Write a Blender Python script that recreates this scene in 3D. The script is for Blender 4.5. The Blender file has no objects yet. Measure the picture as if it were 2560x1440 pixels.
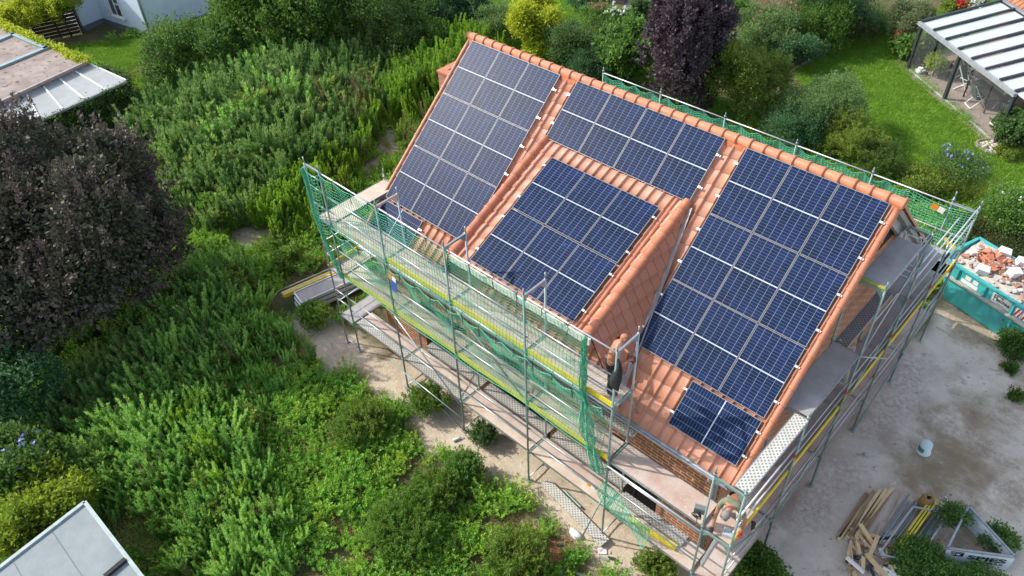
import bpy, bmesh, math, random
import numpy as np
from mathutils import Vector, Matrix
random.seed(7); rng = np.random.default_rng(7)
S = bpy.context.scene
COL = S.collection
R = math.radians
# ------------------------------------------------------------------ camera
GZ = 8.7                                   # ridge panel datum above the ground
FPX = 1969.4579
CAM = np.array([16.40281, -15.32677, 10.15128 + GZ])
RW = np.array([[0.7296543, 0.68311213, -0.03102282], [0.43977103, -0.50350785, -0.74369435], [-0.52364687, 0.52899685, -0.66779959]])
cam = bpy.data.cameras.new('camera'); camo = bpy.data.objects.new('camera', cam); COL.objects.link(camo)
cam.sensor_width = 36.0; cam.lens = FPX / 2560 * 36; cam.clip_end = 2000; cam.clip_start = 0.1
m = (RW.T @ np.diag([1, -1, -1]))
camo.matrix_world = Matrix([[*m[0], CAM[0]], [*m[1], CAM[1]], [*m[2], CAM[2]], [0, 0, 0, 1]])
S.camera = camo
def ray(px, py):
    d = RW.T @ np.array([(px - 1280) / FPX, (py - 720) / FPX, 1.0]); return d / np.linalg.norm(d)
def at(px, py, h=0.0):                     # photograph pixel + height above ground -> world point
    d = ray(px, py); s = (h - CAM[2]) / d[2]; return CAM + s * d
def aty(px, py, y): d = ray(px, py); return CAM + (y - CAM[1]) / d[1] * d
def atx(px, py, x): d = ray(px, py); return CAM + (x - CAM[0]) / d[0] * d
def atplane(px, py, P0, n):
    d = ray(px, py); n = np.asarray(n, float); return CAM + ((np.asarray(P0) - CAM) @ n) / (d @ n) * d
# ------------------------------------------------------------------ sky, sun, exposure
KX, KY = 1.09, 0.55                        # shadow travel per metre of height
W = bpy.data.worlds.new("World"); S.world = W; W.use_nodes = True
nt = W.node_tree; bg = nt.nodes['Background']
sky = nt.nodes.new('ShaderNodeTexSky'); sky.sky_type = 'NISHITA'; sky.sun_disc = False
sky.sun_elevation = math.atan(1 / math.hypot(KX, KY)); sky.sun_rotation = math.atan2(-KX, -KY)
sky.air_density = 1.0; sky.dust_density = 1.5; sky.ozone_density = 1.0
hz = nt.nodes.new('ShaderNodeHueSaturation'); hz.inputs['Saturation'].default_value = .70; nt.links.new(sky.outputs[0], hz.inputs['Color']); nt.links.new(hz.outputs[0], bg.inputs[0]); bg.inputs[1].default_value = 0.15
sl = bpy.data.lights.new('sun', 'SUN'); sl.energy = 2.45; sl.angle = R(0.6); sl.color = (1.0, 0.95, 0.86)
so = bpy.data.objects.new('sun', sl); COL.objects.link(so); so.location = (-30, -20, 40)
so.rotation_euler = Vector((KX, KY, -1)).to_track_quat('-Z', 'Y').to_euler()
S.view_settings.view_transform = 'Standard'; S.view_settings.look = 'None'
S.view_settings.gamma = 1; S.view_settings.exposure = 1.06
# ------------------------------------------------------------------ materials
def nodes(name):
    M = bpy.data.materials.new(name); M.use_nodes = True; t = M.node_tree
    return M, t, t.nodes['Principled BSDF'], t.nodes, t.links
def mixc(t, fac, a, b, mode='MIX'):
    n = t.nodes.new('ShaderNodeMix'); n.data_type = 'RGBA'; n.blend_type = mode
    for s, v in ((0, fac), (6, a), (7, b)):
        if isinstance(v, (int, float)): n.inputs[s].default_value = v
        elif isinstance(v, tuple): n.inputs[s].default_value = (*v, 1)
        else: t.links.new(v, n.inputs[s])
    return n.outputs[2]
def noise(t, scale, detail=4, rough=.6, coord='Object', vec=None):
    n = t.nodes.new('ShaderNodeTexNoise'); n.inputs['Scale'].default_value = scale
    n.inputs['Detail'].default_value = detail; n.inputs['Roughness'].default_value = rough
    if vec is None:
        tc = t.nodes.new('ShaderNodeTexCoord'); vec = tc.outputs[coord]
    t.links.new(vec, n.inputs['Vector']); return n.outputs['Fac']
def ramp(t, fac, a=.4, b=.6):
    n = t.nodes.new('ShaderNodeMapRange'); n.inputs[1].default_value = a; n.inputs[2].default_value = b
    t.links.new(fac, n.inputs[0]); return n.outputs[0]
def mth(t, op, a, b=None, c=None):
    n = t.nodes.new('ShaderNodeMath'); n.operation = op
    for i, v in enumerate((a, b, c)):
        if v is None: continue
        if isinstance(v, (int, float)): n.inputs[i].default_value = v
        else: t.links.new(v, n.inputs[i])
    return n.outputs[0]
def bump(t, b, h, strength=.3, dist=.02):
    n = t.nodes.new('ShaderNodeBump'); n.inputs['Strength'].default_value = strength; n.inputs['Distance'].default_value = dist
    t.links.new(h, n.inputs['Height']); t.links.new(n.outputs[0], b.inputs['Normal'])
def mat(name, c, c2=None, rough=.6, metal=0., scale=6., lo=.35, hi=.65, bmp=0., spec=.5, coord='Object', speck=None):
    M, t, b, N, L = nodes(name)
    if c2 is None: c2 = tuple(x * .72 for x in c)
    f = noise(t, scale, 6, .65, coord); col = mixc(t, ramp(t, f, lo, hi), c, c2)
    if speck:
        f2 = noise(t, speck[1], 2, .5, coord); col = mixc(t, ramp(t, f2, speck[2], speck[2] + .05), col, speck[0])
    L.new(col, b.inputs['Base Color']); b.inputs['Metallic'].default_value = metal
    b.inputs['Specular IOR Level'].default_value = spec
    r = t.nodes.new('ShaderNodeMapRange'); r.inputs[3].default_value = max(0, rough - .08); r.inputs[4].default_value = min(1, rough + .1)
    L.new(f, r.inputs[0]); L.new(r.outputs[0], b.inputs['Roughness'])
    if bmp: bump(t, b, noise(t, scale * 6, 3, .6, coord), bmp, .01)
    return M
def leafmat(name, c1, c2, c3=None, trans=.45, patch=.7, rough=.55):
    M, t, b, N, L = nodes(name)
    g = N.new('ShaderNodeNewGeometry'); oi = N.new('ShaderNodeObjectInfo')
    a = mixc(t, g.outputs['Random Per Island'], c1, c2)
    if c3:
        f = noise(t, patch, 3, .6, 'Object'); s = mth(t, 'ADD', f, mth(t, 'MULTIPLY', mth(t, 'SUBTRACT', oi.outputs['Random'], .5), .5))
        a = mixc(t, ramp(t, s, .38, .68), a, c3)
    L.new(a, b.inputs['Base Color']); b.inputs['Roughness'].default_value = rough; b.inputs['Specular IOR Level'].default_value = .25
    tr = N.new('ShaderNodeBsdfTranslucent'); hs = N.new('ShaderNodeHueSaturation'); hs.inputs['Value'].default_value = 1.25; hs.inputs['Hue'].default_value = .49
    L.new(a, hs.inputs['Color']); L.new(hs.outputs[0], tr.inputs[0])
    ms = N.new('ShaderNodeMixShader'); ms.inputs[0].default_value = trans
    L.new(b.outputs[0], ms.inputs[1]); L.new(tr.outputs[0], ms.inputs[2]); L.new(ms.outputs[0], N['Material Output'].inputs[0])
    return M
def brickmat(name, c1, c2, mortar, sc=1.0):
    M, t, b, N, L = nodes(name)
    uv = N.new('ShaderNodeUVMap'); br = N.new('ShaderNodeTexBrick'); br.inputs['Scale'].default_value = sc
    br.inputs['Brick Width'].default_value = .34; br.inputs['Row Height'].default_value = .115; br.inputs['Mortar Size'].default_value = .017
    br.inputs['Mortar Smooth'].default_value = .1; br.inputs['Bias'].default_value = -.1
    br.inputs['Color1'].default_value = (*c1, 1); br.inputs['Color2'].default_value = (*c2, 1); br.inputs['Mortar'].default_value = (*mortar, 1)
    L.new(uv.outputs[0], br.inputs['Vector'])
    f = noise(t, 2.2, 5, .6, 'Object'); col = mixc(t, mth(t, 'MULTIPLY', ramp(t, f, .4, .75), .5), br.outputs[0], (c1[0] * .6, c1[1] * .55, c1[2] * .55))
    L.new(col, b.inputs['Base Color']); b.inputs['Roughness'].default_value = .8; bump(t, b, br.outputs['Fac'], -.5, .01)
    return M
# ------------------------------------------------------------------ things
def thing(name, label, cat, loc=(0, 0, 0), group=None):
    o = bpy.data.objects.new(name, None); COL.objects.link(o); o.location = [float(v) for v in loc]; o.empty_display_size = .2
    o['label'] = label; o['category'] = cat
    if group: o['group'] = group
    return o
def tag(o, label, cat, group=None):
    o['label'] = label; o['category'] = cat
    if group: o['group'] = group
    return o
def wloc(o):
    v = Vector((0, 0, 0))
    while o is not None: v += Vector(o.location); o = o.parent
    return v
def link(name, me, material, parent=None, loc=(0, 0, 0), kind=None):
    o = bpy.data.objects.new(name, me); COL.objects.link(o); o.location = [float(v) for v in loc]
    if material is not None: me.materials.append(material)
    if parent is not None: o.parent = parent
    if kind: o['kind'] = kind
    return o
def dup(root, loc, rotz=None, label=None):
    r = root.copy(); COL.objects.link(r); r.location = [float(v) for v in loc]
    if rotz is not None: r.rotation_euler = (0, 0, rotz)
    if label: r['label'] = label
    def kids(a, b):
        for ch in list(a.children):
            if ch.name.startswith('__'): continue
            c = ch.copy(); COL.objects.link(c); c.parent = b; kids(ch, c)
    kids(root, r)
    return r
class MB:
    def __init__(s): s.v = []; s.f = []
    def add(s, vs, fs):
        o = len(s.v); s.v += [tuple(float(c) for c in v) for v in vs]; s.f += [tuple(i + o for i in f) for f in fs]; return s
    BF = [(0, 3, 2, 1), (4, 5, 6, 7), (0, 1, 5, 4), (1, 2, 6, 5), (2, 3, 7, 6), (3, 0, 4, 7)]
    def box(s, x0, x1, y0, y1, z0, z1):
        return s.add([(x0, y0, z0), (x1, y0, z0), (x1, y1, z0), (x0, y1, z0), (x0, y0, z1), (x1, y0, z1), (x1, y1, z1), (x0, y1, z1)], s.BF)
    def rbox(s, c, size, rz=0., tilt=0., roll=0.):
        M = Matrix.Rotation(rz, 3, 'Z') @ Matrix.Rotation(tilt, 3, 'Y') @ Matrix.Rotation(roll, 3, 'X'); hx, hy, hz = [k / 2 for k in size]; vs = []
        for z in (-hz, hz):
            for x, y in ((-hx, -hy), (hx, -hy), (hx, hy), (-hx, hy)): vs.append(Vector(c) + M @ Vector((x, y, z)))
        return s.add(vs, s.BF)
    def beam(s, a, b, w, h, up=(0, 0, 1)):
        a = Vector(a); b = Vector(b); d = (b - a).normalized(); up = Vector(up); sd = d.cross(up)
        if sd.length < 1e-4: sd = d.cross(Vector((1, 0, 0)))
        sd.normalize(); u = sd.cross(d); sd *= w / 2; u *= h / 2
        return s.add([a - sd - u, a + sd - u, b + sd - u, b - sd - u, a - sd + u, a + sd + u, b + sd + u, b - sd + u], s.BF)
    def tube(s, a, b, r, n=6, r2=None): return s.path([a, b], [r, r if r2 is None else r2], n)
    def path(s, pts, r, n=6, cap=True):
        pts = [Vector([float(c) for c in p]) for p in pts]; rs = r if isinstance(r, (list, tuple)) else [r] * len(pts); o = len(s.v); k = len(pts)
        for i, p in enumerate(pts):
            d = (pts[min(i + 1, k - 1)] - pts[max(i - 1, 0)]).normalized(); ref = Vector((0, 0, 1)) if abs(d.z) < .95 else Vector((1, 0, 0))
            u = d.cross(ref).normalized(); w = u.cross(d)
            for j in range(n):
                a = 2 * math.pi * j / n; s.v.append(tuple(p + (u * math.cos(a) + w * math.sin(a)) * rs[i]))
        for i in range(k - 1):
            for j in range(n):
                j2 = (j + 1) % n; s.f.append((o + i * n + j, o + (i + 1) * n + j, o + (i + 1) * n + j2, o + i * n + j2))
        if cap: s.f.append(tuple(o + j for j in range(n))); s.f.append(tuple(o + (k - 1) * n + j for j in range(n - 1, -1, -1)))
        return s
    def prism(s, poly, z0, z1):
        n = len(poly); vs = [(p[0], p[1], p[2] + z0 if len(p) > 2 else z0) for p in poly] + [(p[0], p[1], p[2] + z1 if len(p) > 2 else z1) for p in poly]
        return s.add(vs, [tuple(range(n - 1, -1, -1)), tuple(range(n, 2 * n))] + [(i, (i + 1) % n, n + (i + 1) % n, n + i) for i in range(n)])
    def extr(s, poly, d):
        n = len(poly); d = np.asarray(d, float); vs = [tuple(p) for p in poly] + [tuple(np.asarray(p) + d) for p in poly]
        return s.add(vs, [tuple(range(n)), tuple(range(2 * n - 1, n - 1, -1))] + [(i, n + i, n + (i + 1) % n, (i + 1) % n) for i in range(n)])
    def ico(s, c, r, sub=1, jit=0., sq=(1, 1, 1)):
        bm = bmesh.new(); bmesh.ops.create_icosphere(bm, subdivisions=sub, radius=1)
        vs = []
        for v in bm.verts:
            k = r * (1 + random.uniform(-jit, jit)); vs.append((c[0] + v.co.x * k * sq[0], c[1] + v.co.y * k * sq[1], c[2] + v.co.z * k * sq[2]))
        fs = [tuple(v.index for v in f.verts) for f in bm.faces]; bm.free(); return s.add(vs, fs)
    def lathe(s, c, prof, n=20):
        o = len(s.v)
        for r, z in prof:
            for j in range(n): a = 2 * math.pi * j / n; s.v.append((c[0] + r * math.cos(a), c[1] + r * math.sin(a), c[2] + z))
        for i in range(len(prof) - 1):
            for j in range(n): j2 = (j + 1) % n; s.f.append((o + i * n + j, o + i * n + j2, o + (i + 1) * n + j2, o + (i + 1) * n + j))
        return s
    def mesh(s, name, off=(0, 0, 0), smooth=False, bevel=0.):
        me = bpy.data.meshes.new(name); ox, oy, oz = off
        me.from_pydata([(x - ox, y - oy, z - oz) for x, y, z in s.v], [], s.f); me.update()
        uvbox(me, off)
        if smooth: me.polygons.foreach_set('use_smooth', [True] * len(me.polygons))
        return me
    def build(s, name, material, parent=None, smooth=False, kind=None, bevel=0., at_=None):
        if parent is not None: off = wloc(parent); o = link(name, s.mesh(name, off, smooth), material, parent)
        else:
            off = at_ if at_ is not None else (0, 0, 0); o = link(name, s.mesh(name, off, smooth), material, None, off, kind)
        if kind: o['kind'] = kind
        if bevel:
            b = o.modifiers.new('bevel', 'BEVEL'); b.width = bevel; b.segments = 2; b.limit_method = 'ANGLE'
        return o
    def base(s):
        a = np.array(s.v); return ((a[:, 0].min() + a[:, 0].max()) / 2, (a[:, 1].min() + a[:, 1].max()) / 2, a[:, 2].min())
    def one(s, name, material, label, cat, group=None, smooth=False, bevel=0.):   # a thing that is one mesh
        return tag(s.build(name, material, None, smooth, None, bevel, s.base()), label, cat, group)
def uvbox(me, off=(0, 0, 0)):
    n = len(me.vertices)
    if not len(me.polygons): return
    co = np.empty(n * 3); me.vertices.foreach_get('co', co); co = co.reshape(-1, 3) + np.array(off)
    nl = len(me.loops); vi = np.empty(nl, int); me.loops.foreach_get('vertex_index', vi)
    npg = len(me.polygons); nor = np.empty(npg * 3); me.polygons.foreach_get('normal', nor); nor = nor.reshape(-1, 3)
    lt = np.empty(npg, int); me.polygons.foreach_get('loop_total', lt); pn = np.repeat(nor, lt, 0); ax = np.abs(pn).argmax(1); c = co[vi]
    u = np.where(ax == 0, c[:, 1], c[:, 0]); v = np.where(ax == 2, c[:, 1], c[:, 2])
    l = me.uv_layers.new(name='UVMap'); l.data.foreach_set('uv', np.stack([u, v], 1).astype(np.float32).ravel())
def npmesh(name, v, f, smooth=False):
    me = bpy.data.meshes.new(name); v = np.asarray(v, np.float32); f = np.asarray(f, np.int32); k = f.shape[1]
    me.vertices.add(len(v)); me.vertices.foreach_set('co', v.ravel()); me.loops.add(f.size); me.loops.foreach_set('vertex_index', f.ravel())
    me.polygons.add(len(f)); me.polygons.foreach_set('loop_start', np.arange(0, f.size, k, dtype=np.int32)); me.update(calc_edges=True)
    if smooth: me.polygons.foreach_set('use_smooth', np.ones(len(f), bool))
    return me
def text_part(name, body, size, material, parent, origin, xdir, ydir, extr=.004, bold=0.):
    c = bpy.data.curves.new('txt', 'FONT'); c.body = body; c.size = size; c.extrude = extr; c.offset = bold
    t = bpy.data.objects.new('txt', c); dg = bpy.context.evaluated_depsgraph_get(); COL.objects.link(t)
    dg.update(); me = bpy.data.meshes.new_from_object(t.evaluated_get(bpy.context.evaluated_depsgraph_get())); bpy.data.objects.remove(t)
    X = Vector(xdir).normalized(); Y = Vector(ydir).normalized(); Z = X.cross(Y)
    o = wloc(parent); T = Matrix([[X[i], Y[i], Z[i], origin[i] - o[i]] for i in range(3)] + [[0, 0, 0, 1]]); me.transform(T); me.name = name
    me.materials.clear(); ob = link(name, me, material, parent); return ob
# ------------------------------------------------------------------ ground
def seg_d(px, py, line):
    d = np.full(px.shape, 1e9)
    for (ax, ay), (bx, by) in zip(line[:-1], line[1:]):
        vx, vy = bx - ax, by - ay; t = np.clip(((px - ax) * vx + (py - ay) * vy) / (vx * vx + vy * vy), 0, 1)
        d = np.minimum(d, np.hypot(px - ax - t * vx, py - ay - t * vy))
    return d
def in_poly(px, py, poly):
    c = np.zeros(px.shape, bool); n = len(poly)
    for i in range(n):
        (x1, y1), (x2, y2) = poly[i][:2], poly[(i + 1) % n][:2]
        k = ((y1 > py) != (y2 > py)) & (px < (x2 - x1) * (py - y1) / (y2 - y1 + 1e-12) + x1); c ^= k
    return c
_g = rng.random((64, 64))
def vnoise(x, y, s):
    x = x / s + 17.3; y = y / s + 5.1; xi = np.floor(x).astype(int); yi = np.floor(y).astype(int); fx = x - xi; fy = y - yi
    fx = fx * fx * (3 - 2 * fx); fy = fy * fy * (3 - 2 * fy); g = lambda a, b: _g[a % 64, b % 64]
    return (g(xi, yi) * (1 - fx) + g(xi + 1, yi) * fx) * (1 - fy) + (g(xi, yi + 1) * (1 - fx) + g(xi + 1, yi + 1) * fx) * fy
def fbm(x, y, s): return .5 * vnoise(x, y, s) + .3 * vnoise(x + 9, y + 4, s / 2.1) + .2 * vnoise(x - 7, y + 11, s / 4.3)
g2 = lambda pts: [tuple(at(*p)[:2]) for p in pts]
PATH = g2([(790, 810), (850, 860), (930, 940), (1040, 1010), (1180, 1090), (1290, 1190), (1400, 1290), (1540, 1380), (1720, 1460)])
PATH2 = g2([(1085, 262), (1010, 310), (985, 335), (930, 430), (905, 480), (850, 560)])
LAWN = g2([(2600, 500), (2440, 450), (2330, 440), (2230, 395), (2130, 260), (2010, 215), (1985, 180), (2110, 95), (2230, 60), (2360, 20), (2600, -40), (2700, 200), (2560, 300)])
LAWN2 = g2([(160, 112), (370, 95), (420, 140), (390, 330), (335, 330), (315, 205)])
LAWN3 = g2([(1200, -10), (1460, -10), (1480, 60), (1560, 100), (1500, 130), (1400, 140), (1330, 60), (1200, 60)])
def sand_mask(x, y):
    w = fbm(x, y, 1.6) - .5
    d = 1 - np.clip((seg_d(x, y, PATH) + w * 1.7 - .50) / .40, 0, 1)
    d2 = (1 - np.clip((seg_d(x, y, PATH2) + w * 1.6 - .05) / .4, 0, 1)) * .7
    bx = np.maximum(np.maximum(-.9 - x, x - 13.6), np.maximum(-6.7 - y, y - 6.5)) + w * 2.2
    h = np.where((x > 1.0), 1 - np.clip(bx / .5, 0, 1), 0) * .9
    q = at(625, 585); p1 = 1 - np.clip((np.hypot(x - q[0], y - q[1]) + w * 1.5 - .7) / .5, 0, 1)
    return np.maximum(np.maximum(np.maximum(d, d2), h), p1 * .8)
def yard_mask(x, y):
    w = fbm(x, y, 2.0) - .5
    return np.clip((x - 12.9 + w * .8) / .5, 0, 1) * np.clip((12.6 - y + w) / .6, 0, 1) * np.clip((y + 7.5 + (x - 13) * .3) / .5, 0, 1)
def red_mask(x, y):
    q = at(1330, 1375); return 1 - np.clip((np.hypot((x - q[0]) / 1.5, y - q[1]) + (fbm(x, y, .9) - .5) * 1.4 - .35) / .4, 0, 1)
def axis(lo, hi, st, far): return np.concatenate([-np.geomspace(far, -lo + 2, 12), np.arange(lo, hi, st), np.geomspace(hi + 2, far, 12)])
gx = axis(-46, 26, .22, 700.); gy = axis(-22, 42, .22, 700.); GX, GY = np.meshgrid(gx, gy)
def ground_z(x, y):
    near = np.exp(-np.maximum(0, np.hypot(x + 4, y) - 30) / 20); flat = np.clip(np.minimum.reduce([np.abs(x - 6) - 8.5, x * 0 + 9]), 0, 1)
    return (fbm(x, y, .8) - .5) * .10 * near
GZZ = ground_z(GX, GY); nx, ny = len(gx), len(gy)
idx = np.arange(nx * ny).reshape(ny, nx); fq = np.stack([idx[:-1, :-1], idx[:-1, 1:], idx[1:, 1:], idx[1:, :-1]], -1).reshape(-1, 4)
gme = npmesh('ground', np.stack([GX, GY, GZZ], -1).reshape(-1, 3), fq, True)
fx, fy = GX.ravel(), GY.ravel(); ca = gme.color_attributes.new('zones', 'FLOAT_COLOR', 'POINT')
lawn = in_poly(fx, fy, LAWN) | in_poly(fx, fy, LAWN2) | in_poly(fx, fy, LAWN3)
ca.data.foreach_set('color', np.stack([sand_mask(fx, fy), lawn.astype(float), yard_mask(fx, fy), red_mask(fx, fy)], -1).astype(np.float32).ravel())
ca2 = gme.color_attributes.new('damp', 'FLOAT_COLOR', 'POINT'); dmp = np.zeros(len(fx)); drt = np.zeros(len(fx))
for px, py, r_, k_ in ((2400, 1085, 1.1, 0), (2445, 1150, 1.0, 0), (2470, 1210, .8, 0), (2300, 1190, .9, 0), (2280, 1235, .7, 0), (2380, 1040, .8, 0), (2440, 1265, .3, 0), (2150, 1010, 1.6, 1), (2080, 1180, 1.0, 1), (2000, 1260, 1.2, 1), (2230, 930, 1.2, 1)):
    q = at(px, py); m_ = 1 - np.clip((np.hypot(fx - q[0], fy - q[1]) + (fbm(fx, fy, .9) - .5) * r_ * 1.6 - r_ * .7) / (r_ * .5), 0, 1)
    if k_: drt = np.maximum(drt, m_ * .6)
    else: dmp = np.maximum(dmp, m_)
ca2.data.foreach_set('color', np.stack([dmp, drt, dmp * 0, dmp * 0 + 1], -1).astype(np.float32).ravel())
M, t, b, N, L = nodes('ground_soil')
at_ = N.new('ShaderNodeAttribute'); at_.attribute_name = 'zones'; sp = N.new('ShaderNodeSeparateColor'); L.new(at_.outputs['Color'], sp.inputs[0])
n1 = noise(t, .9, 8, .65); n2 = noise(t, 7, 6, .7); n3 = noise(t, .33, 5, .6); n4 = noise(t, 40, 3, .7)
soil = mixc(t, ramp(t, n2, .35, .65), (.085, .075, .035), (.16, .125, .06)); soil = mixc(t, ramp(t, n1, .45, .7), soil, (.05, .075, .022))
sand = mixc(t, ramp(t, n1, .3, .7), (.60, .51, .385), (.44, .35, .25)); sand = mixc(t, ramp(t, n2, .5, .75), sand, (.66, .59, .48))
sand = mixc(t, mth(t, 'MULTIPLY', ramp(t, n4, .5, .7), .35), sand, (.28, .21, .13))
yard = mixc(t, ramp(t, n1, .35, .65), (.74, .645, .535), (.60, .515, .42)); yard = mixc(t, ramp(t, n3, .50, .60), yard, (.36, .29, .20))
yard = mixc(t, mth(t, 'MULTIPLY', ramp(t, n2, .5, .7), .5), yard, (.70, .67, .62)); yard = mixc(t, mth(t, 'MULTIPLY', ramp(t, n4, .52, .7), .3), yard, (.2, .165, .12))
yl = noise(t, 1.7, 6, .7); yard = mixc(t, mth(t, 'MULTIPLY', ramp(t, yl, .58, .66), .55), yard, (.27, .21, .18))
n5 = noise(t, .6, 4, .5); lw = mixc(t, ramp(t, n5, .35, .65), (.15, .27, .03), (.09, .19, .02)); lw = mixc(t, mth(t, 'MULTIPLY', ramp(t, n2, .4, .7), .6), lw, (.24, .32, .05)); lw = mixc(t, mth(t, 'MULTIPLY', ramp(t, n4, .4, .7), .6), lw, (.06, .125, .015))
dm = N.new('ShaderNodeAttribute'); dm.attribute_name = 'damp'; ds = N.new('ShaderNodeSeparateColor'); L.new(dm.outputs['Color'], ds.inputs[0]); damp = mth(t, 'MULTIPLY', ds.outputs[0], ramp(t, mth(t, 'ADD', mth(t, 'MULTIPLY', n1, .6), mth(t, 'MULTIPLY', n2, .4)), .38, .60)); yard = mixc(t, mth(t, 'MULTIPLY', damp, .85), yard, (.27, .20, .115)); yard = mixc(t, mth(t, 'MULTIPLY', ds.outputs[1], ramp(t, n2, .4, .6)), yard, (.33, .25, .22))
c = mixc(t, sp.outputs[0], soil, sand); c = mixc(t, sp.outputs[2], c, yard); c = mixc(t, sp.outputs[1], c, lw); c = mixc(t, at_.outputs['Alpha'], c, (.30, .13, .075))
L.new(c, b.inputs['Base Color']); b.inputs['Roughness'].default_value = .95; b.inputs['Specular IOR Level'].default_value = .15
hh = mth(t, 'ADD', n2, mth(t, 'MULTIPLY', n4, .5)); bump(t, b, hh, .9, .04)
gme.materials.append(M); ground = link('ground', gme, None); ground['kind'] = 'structure'
# ------------------------------------------------------------------ shared materials
m_steel = mat('galvanised_steel', (.46, .49, .50), (.33, .37, .38), .42, .75, 14, bmp=.05)
m_steelg = mat('green_steel', (.17, .27, .25), (.26, .34, .32), .5, .35, 10)
m_alu = mat('bare_aluminium', (.72, .73, .74), (.60, .62, .64), .4, .4, 9)
m_white = mat('white_plastic', (.78, .77, .74), (.68, .67, .64), .5)
m_black = mat('black_cloth', (.012, .012, .014), (.022, .022, .025), .8)
m_dark = mat('dark_interior', (.012, .013, .013), (.02, .02, .02), .8)
m_yellow = mat('yellow_paint', (.72, .60, .03), (.55, .43, .03), .5, 0, 5)
m_zinc = mat('zinc_sheet', (.42, .44, .46), (.30, .32, .34), .42, .6, 5)
m_deckw = mat('deck_plywood', (.60, .52, .42), (.44, .33, .25), .75, 0, 2.2, .3, .7, .15, speck=((.66, .59, .50), 16, .66))
m_deckp = mat('stained_plywood', (.54, .47, .41), (.40, .27, .21), .75, 0, 1.6, .3, .7, .15, speck=((.60, .55, .50), 18, .68))
m_deckg = mat('grey_plywood', (.36, .345, .335), (.27, .235, .22), .6, 0, 2.0, .3, .7, .1, speck=((.48, .46, .44), 18, .68))
def perfmat(name, base):
    M, t, b, N, L = nodes(name); uv = N.new('ShaderNodeUVMap'); sx = N.new('ShaderNodeSeparateXYZ'); L.new(uv.outputs[0], sx.inputs[0])
    u = mth(t, 'MULTIPLY', sx.outputs[0], 9.5); v = mth(t, 'MULTIPLY', sx.outputs[1], 9.5)
    a = mth(t, 'SINE', mth(t, 'MULTIPLY', u, 6.283)); c = mth(t, 'SINE', mth(t, 'MULTIPLY', v, 6.283)); h = ramp(t, mth(t, 'MULTIPLY', a, c), .25, .5)
    f = noise(t, 4, 5, .6); col = mixc(t, ramp(t, f, .35, .7), base, tuple(k * .75 for k in base)); col = mixc(t, h, col, tuple(k * .3 for k in base))
    L.new(col, b.inputs['Base Color']); b.inputs['Roughness'].default_value = .5; b.inputs['Metallic'].default_value = .25; bump(t, b, h, -.6, .01); return M
m_perf = perfmat('perforated_steel', (.50, .49, .44)); m_perfw = perfmat('pale_perforated_steel', (.66, .64, .57)); m_perfd = perfmat('dull_perforated_steel', (.26, .25, .25))
def tilemat(name, c1, c2, c3):
    M, t, b, N, L = nodes(name); g = N.new('ShaderNodeNewGeometry'); a = mixc(t, g.outputs['Random Per Island'], c1, c2)
    tc = N.new('ShaderNodeTexCoord'); mp = N.new('ShaderNodeMapping'); mp.inputs['Scale'].default_value = (3.2, .7, .7); L.new(tc.outputs['Object'], mp.inputs[0])
    f = noise(t, 2.2, 6, .7, vec=mp.outputs[0]); a = mixc(t, mth(t, 'MULTIPLY', ramp(t, f, .52, .72), .7), a, c3); f2 = noise(t, 30, 4, .6); a = mixc(t, mth(t, 'MULTIPLY', ramp(t, f2, .45, .75), .3), a, tuple(k * .7 for k in c1))
    L.new(a, b.inputs['Base Color']); b.inputs['Roughness'].default_value = .52; b.inputs['Specular IOR Level'].default_value = .35; return M
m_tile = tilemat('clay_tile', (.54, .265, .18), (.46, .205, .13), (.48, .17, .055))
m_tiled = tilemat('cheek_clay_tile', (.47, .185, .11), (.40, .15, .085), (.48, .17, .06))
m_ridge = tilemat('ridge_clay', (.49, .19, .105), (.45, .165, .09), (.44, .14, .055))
m_brick = brickmat('red_brick', (.36, .125, .060), (.24, .07, .035), (.56, .40, .28))
# ------------------------------------------------------------------ the house
PIT = R(41.257); CP, SP = math.cos(PIT), math.sin(PIT)
zr = lambda z: z + GZ
ZM = lambda y: zr(.877 * y - .168)                       # main roof tile face (front slope)
RY = .15; RZ = ZM(RY)
house = thing('brick_house', 'red brick house with orange clay tile roof covered in solar panels', 'house', (6.3, .3, 0))
XL, XR, YE, YB = -.22, 12.92, -5.14, 5.66
def tiles(O, u, v, n, nu, nv, cu=.275, cv=.4, clip=None):
    O, u, v, n = [np.asarray(k, float) for k in (O, u, v, n)]; prof = [(0, .012), (.06, .004), (.2, 0), (.42, 0), (.62, .004), (.69, .018), (.74, .052), (.81, .070), (.88, .052), (.93, .018), (1.0, .012)]
    vs = []; fs = []
    for j in range(nv):
        for i in range(nu):
            o = len(vs); jz = random.uniform(-.002, .002); js = random.uniform(-.004, .004)
            for (vv, lift) in ((j * cv, .0), (min(j * cv + cv + .03, nv * cv) + js, .024)):
                for s, h in prof: vs.append(O + u * (i + s) * cu + v * vv + n * (h + lift * 1.25 + jz))
            k = len(prof)
            for s, h in prof: vs.append(O + u * (i + s) * cu + v * (min(j * cv + cv + .03, nv * cv) + js) + n * (h - .012))
            for q in range(k - 1): fs.append((o + q, o + k + q, o + k + q + 1, o + q + 1)); fs.append((o + k + q, o + 2 * k + q, o + 2 * k + q + 1, o + k + q + 1))
    return vs, fs
def roofpart(name, vs, fs, m, parent):
    off = wloc(parent); me = npmesh(name, np.array(vs) - np.array(off), np.array(fs)); me.polygons.foreach_set('use_smooth', np.ones(len(fs), bool)); uvbox(me, off); me.validate()
    return link(name, me, m, parent)
nF = np.array([0, -SP, CP]); nBk = np.array([0, SP, CP]); LEN = (RY - YE) / CP
vs, fs = tiles((XL + .09, RY, RZ), (1, 0, 0), (0, -CP, -SP), nF, 47, 18, (XR - XL - .2) / 47, LEN / 18)
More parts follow.
